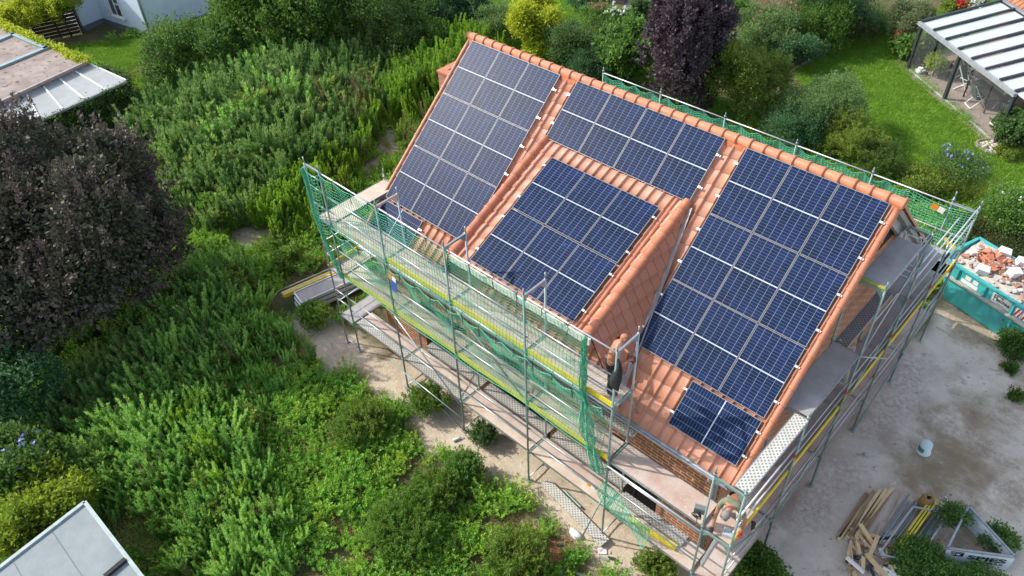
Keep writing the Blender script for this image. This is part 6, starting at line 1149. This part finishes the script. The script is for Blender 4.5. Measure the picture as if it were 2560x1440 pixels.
def hand(s, wrist, wi, d, side, curl=.8, palm=(0, 0, -1)):
    d = unit(np.array(d, float)[None])[0]; pn = np.array(palm, float); pn -= d * (pn @ d); pn = unit(pn[None])[0]; sd = np.cross(d, pn) * side; pc = wrist + d * .045; k = s.p(pc, (.030, .022), wi); kk = s.p(wrist + d * .085, (.034, .018), k)
    for i, (o, l) in enumerate(((-.030, .070), (-.010, .080), (.011, .075), (.030, .058))):
        b0 = wrist + d * .098 + sd * o; q1 = b0 + d * l * .4 + pn * l * .12 * curl; q2 = q1 + (d * (1 - .55 * curl) + pn * .8 * curl) * l * .35; q3 = q2 + (d * (.5 - .8 * curl) + pn * curl) * l * .3; s.chain([b0, q1, q2, q3], [.0095, .009, .0085, .007], kk)
    t0 = wrist + d * .035 - sd * .032; s.chain([t0, t0 + (d * .7 - sd * .7) * .032 + pn * .012, t0 + (d * 1.0 - sd * .5) * .055 + pn * .028], [.011, .010, .008], k)
def head(parent, c, fwd, up, r, mskin, name='head_detail', hair=None):
    f = unit(np.array(fwd, float)[None])[0]; u = np.array(up, float); u -= f * (u @ f); u = unit(u[None])[0]; s = np.cross(f, u); mb = MB()
    for sg in (-1, 1): mb.path([c + s * sg * r * .78 - u * r * .25, c + s * sg * r * .92 - f * r * .08 + u * r * .05, c + s * sg * r * .84 + u * r * .3], [r * .12, r * .2, r * .1], 6)
    mb.path([c + f * r * .92 + u * r * .15, c + f * r * 1.18 - u * r * .16, c + f * r * .98 - u * r * .22], [r * .10, r * .16, r * .14], 6); mb.build('ears_and_nose', mskin, parent, True)
    e = MB()
    for sg in (-1, 1): e.ico(c + f * r * .88 + s * sg * r * .34 + u * r * .1, r * .12, 1)
    e.build('eye', m_dark, parent, True); mo = MB(); mo.path([c + f * r * .90 - u * r * .48 - s * r * .25, c + f * r * .96 - u * r * .5, c + f * r * .90 - u * r * .48 + s * r * .25], r * .07, 5); mo.build('mouth', mat('lips', (.30, .10, .08), None, .6), parent, True); return f, u, s
m_skin = mat('tanned_skin', (.42, .19, .11), (.36, .15, .085), .55, 0, 6); m_skin2 = mat('weathered_skin', (.40, .17, .10), (.34, .14, .08), .55, 0, 6); m_trk = mat('black_trousers', (.014, .015, .018), (.022, .023, .026), .85, 0, 12); m_boot = mat('work_boot', (.10, .09, .08), (.06, .055, .05), .8); m_glr = mat('red_glove', (.42, .03, .03), (.3, .02, .02), .8); m_glb = mat('dark_glove', (.03, .03, .035), None, .8)
# standing worker at the end of the top deck, bent slightly over his hands
F0 = np.array([9.72, -5.60, Z3]); p1 = thing('person', 'shirtless bald worker in black trousers standing on the top scaffold deck', 'person', F0)
fw = unit(np.array([[.80, .55, 0]]))[0]; sd = np.array([-fw[1], fw[0], 0]); U = np.array([0, 0, 1.])
J = lambda f, s, u: F0 + fw * f + sd * s + U * u
s = Sk(); pv_ = s.p(J(0, 0, .98), (.155, .115)); wa = s.p(J(.01, 0, 1.12), (.150, .110), pv_); ch = s.p(J(.07, 0, 1.33), (.175, .120), wa); sh_ = s.p(J(.13, 0, 1.47), (.13, .09), ch); nk = s.p(J(.18, 0, 1.55), .058, sh_); hd0 = s.p(J(.215, 0, 1.63), (.080, .088), nk); hd1 = s.p(J(.235, 0, 1.72), (.082, .094), hd0); s.p(J(.235, 0, 1.775), (.055, .062), hd1)
for sg in (1, -1):
    a = s.p(J(.13, sg * .19, 1.43), .064, sh_); b_ = s.p(J(.13, sg * .27, 1.30), .056, a); e = s.p(J(.16, sg * .31, 1.14), .046, b_); f_ = s.p(J(.29, sg * .23, 1.09), .042, e); w = s.p(J(.36, sg * .10, 1.10), .030, f_); hand(s, s.v[w], w, fw * .85 - sd * sg * .5, sg, .8, -U * .6 - sd * sg * .6)
    h = s.p(J(-.01, sg * .10, .90), .098, pv_); kn = s.p(J(.04, sg * .13, .50), .062, h); s.chain([J(.01, sg * .14, .30), J(-.01, sg * .15, .10)], [.058, .042], kn)
body1 = skin_part('body', s.v, s.e, s.r, m_skin, p1)
t_ = Sk(); a = t_.p(J(0, 0, 1.03), (.168, .125)); c_ = t_.p(J(0, 0, .93), (.170, .130), a)
for sg in (1, -1): t_.chain([J(0, sg * .10, .84), J(.035, sg * .125, .52), J(.01, sg * .14, .32), J(0, sg * .15, .10)], [.112, .083, .080, .074], c_)
skin_part('trousers', t_.v, t_.e, t_.r, m_trk, p1)
for sg in (1, -1): b_ = Sk(); b_.chain([J(-.05, sg * .15, .075), J(.04, sg * .15, .065), J(.15, sg * .16, .05), J(.20, sg * .165, .045)], [.055, .058, .050, .036]); skin_part('boot', b_.v, b_.e, b_.r, m_boot, p1)
head(p1, J(.235, 0, 1.69), fw * .85 - U * .5, U, .095, m_skin); MB().path([J(.0, .165, 1.055), J(-.14, 0, 1.06), J(.0, -.165, 1.055), J(.13, 0, 1.05), J(.0, .165, 1.055)], .014, 6).build('belt', mat('tan_belt', (.45, .38, .28), None, .7), p1)
MB().rbox(J(.42, 0, 1.05), (.20, .10, .10), math.atan2(fw[1], fw[0])).tube(J(.46, 0, 1.05), J(.46, 0, .92), .03, 8).one('cordless_drill', mat('drill_dark', (.04, .035, .035), (.35, .05, .04), .5, 0, 9), 'dark drill in the hands of the standing worker', 'power tool')
jk = MB(); Jp = np.array([10.10, -6.03, Z3]); rows = []
for i, (z, w, d) in enumerate(((1.62, .02, .02), (1.52, .04, .03), (1.36, .07, .045), (1.15, .11, .05), (.92, .135, .05), (.76, .13, .04), (.68, .09, .025))):
    for k in range(14): a = k / 14 * 6.283; rr = 1 + .22 * math.sin(a * 4 + i * .7); rows.append((Jp[0] + .06 + .05 * math.sin(i) + math.cos(a) * w * rr, Jp[1] + .03 + math.sin(a) * d * rr, Jp[2] + z))
jk.add(rows, [(i * 14 + k, i * 14 + (k + 1) % 14, (i + 1) * 14 + (k + 1) % 14, (i + 1) * 14 + k) for i in range(6) for k in range(14)] + [tuple(range(6 * 14, 7 * 14))]); jk.one('jacket', m_black, 'black jacket hung on the corner post beside the standing worker', 'jacket', None, True)
# crouching worker at the front right corner of the middle deck
F1 = np.array([13.06, -5.33, Z2]); p2 = thing('person', 'bent-over worker in green shirt and grey cap at the lower scaffold corner', 'person', F1)
fw = unit(np.array([[.12, -1.0, 0]]))[0]; sd = np.array([-fw[1], fw[0], 0]); J = lambda f, s, u: F1 + fw * f + sd * s + U * u
s = Sk(); pv_ = s.p(J(-.10, 0, .68), (.155, .125)); wa = s.p(J(.04, 0, .80), (.140, .115), pv_); ch = s.p(J(.24, 0, .93), (.165, .115), wa); sh_ = s.p(J(.37, 0, .97), (.12, .085), ch); nk = s.p(J(.46, 0, .96), .056, sh_); h0 = s.p(J(.54, 0, .92), (.078, .086), nk); h1 = s.p(J(.62, 0, .87), (.080, .090), h0); s.p(J(.66, 0, .85), (.05, .06), h1)
ARM = {1: [(.36, .19, .92), (.36, .30, .80), (.40, .36, .62), (.44, .36, .46), (.47, .35, .34)], -1: [(.37, -.19, .92), (.44, -.23, .74), (.52, -.23, .54), (.58, -.22, .38), (.62, -.21, .22)]}
for sg in (1, -1):
    k = s.chain([J(*q) for q in ARM[sg]], [.062, .054, .045, .040, .030], sh_); hand(s, s.v[k], k, s.v[k] - s.v[k - 1], sg, .7, fw)
    a = s.p(J(-.10, sg * .11, .62), .100, pv_); kn = s.p(J(.20, sg * .20, .42) if sg > 0 else J(.16, sg * .17, .40), .066, a); s.chain([J(.06, sg * .19, .24), J(-.02, sg * .18, .09)], [.056, .044], kn)
skin_part('body', s.v, s.e, s.r, m_skin2, p2)
m_shirt = mat('olive_shirt', (.19, .20, .13), (.15, .16, .10), .9, 0, 9, bmp=.3); t_ = Sk(); a = t_.p(J(-.06, 0, .72), (.165, .130)); b_ = t_.p(J(.06, 0, .83), (.155, .126), a); c_ = t_.p(J(.24, 0, .945), (.180, .125), b_); d_ = t_.p(J(.36, 0, .98), (.135, .095), c_); t_.p(J(.415, 0, .975), .075, d_)
for sg in (1, -1): A = [np.array(q) for q in ARM[sg]]; t_.chain([J(*A[0]), J(*(A[0] * .35 + A[1] * .65)), J(*(A[1] * .9 + A[2] * .1))], [.078, .074, .070], d_)
skin_part('shirt', t_.v, t_.e, t_.r, m_shirt, p2); m_tro = mat('beige_trousers', (.46, .41, .33), (.36, .31, .25), .9, 0, 9, bmp=.3); t_ = Sk(); a = t_.p(J(-.12, 0, .71), (.165, .135)); b_ = t_.p(J(-.12, 0, .64), (.165, .135), a)
for sg in (1, -1): t_.chain([J(-.04, sg * .12, .58), J(.20 if sg > 0 else .16, sg * .19, .425), J(.06, sg * .19, .24), J(-.02, sg * .18, .10)], [.115, .085, .075, .070], b_)
skin_part('trousers', t_.v, t_.e, t_.r, m_tro, p2)
for sg in (1, -1): b_ = Sk(); b_.chain([J(-.06, sg * .18, .07), J(.03, sg * .18, .06), J(.14, sg * .185, .05), J(.19, sg * .19, .045)], [.055, .057, .050, .036]); skin_part('boot', b_.v, b_.e, b_.r, m_boot, p2)
for sg, m_ in ((1, m_glr), (-1, m_glb)):
    g = Sk(); A = [J(*q) for q in ARM[sg]]; w = A[-1]; d = unit((A[-1] - A[-2])[None])[0]; i0 = g.p(w - d * .05, .036); i1 = g.p(w + d * .01, .036, i0); hand(g, w, i1, d, sg, .7, fw); g.r = [tuple(x * 1.25 for x in r) if isinstance(r, tuple) else r * (1.25 if r < .02 else 1.0) for r in g.r]; skin_part('glove', g.v, g.e, g.r, m_, p2, sub=1)
hc = J(.595, 0, .885); f, u, s_ = head(p2, hc, fw * .35 - U * .95, fw * .9 + U * .35, .092, m_skin2); cp_ = MB(); m_cap = mat('grey_cap', (.24, .21, .20), (.18, .16, .155), .9, 0, 20)
V0 = []; 
for i, (rr, zz) in enumerate(((.108, .00), (.108, .035), (.096, .075), (.065, .105), (.02, .118))):
    for k in range(16): a = k / 16 * 6.283; V0.append(hc + f * math.cos(a) * rr + s_ * math.sin(a) * rr * .9 + u * (zz + .01))
cp_.add(V0, [(i * 16 + k, i * 16 + (k + 1) % 16, (i + 1) * 16 + (k + 1) % 16, (i + 1) * 16 + k) for i in range(4) for k in range(16)] + [tuple(range(64, 80))]); cp_.extr([hc + f * .09 + s_ * .075 + u * .012, hc + f * .175 + s_ * .04 + u * .005, hc + f * .175 - s_ * .04 + u * .005, hc + f * .09 - s_ * .075 + u * .012], u * .008); cp_.build('cap', m_cap, p2, True)
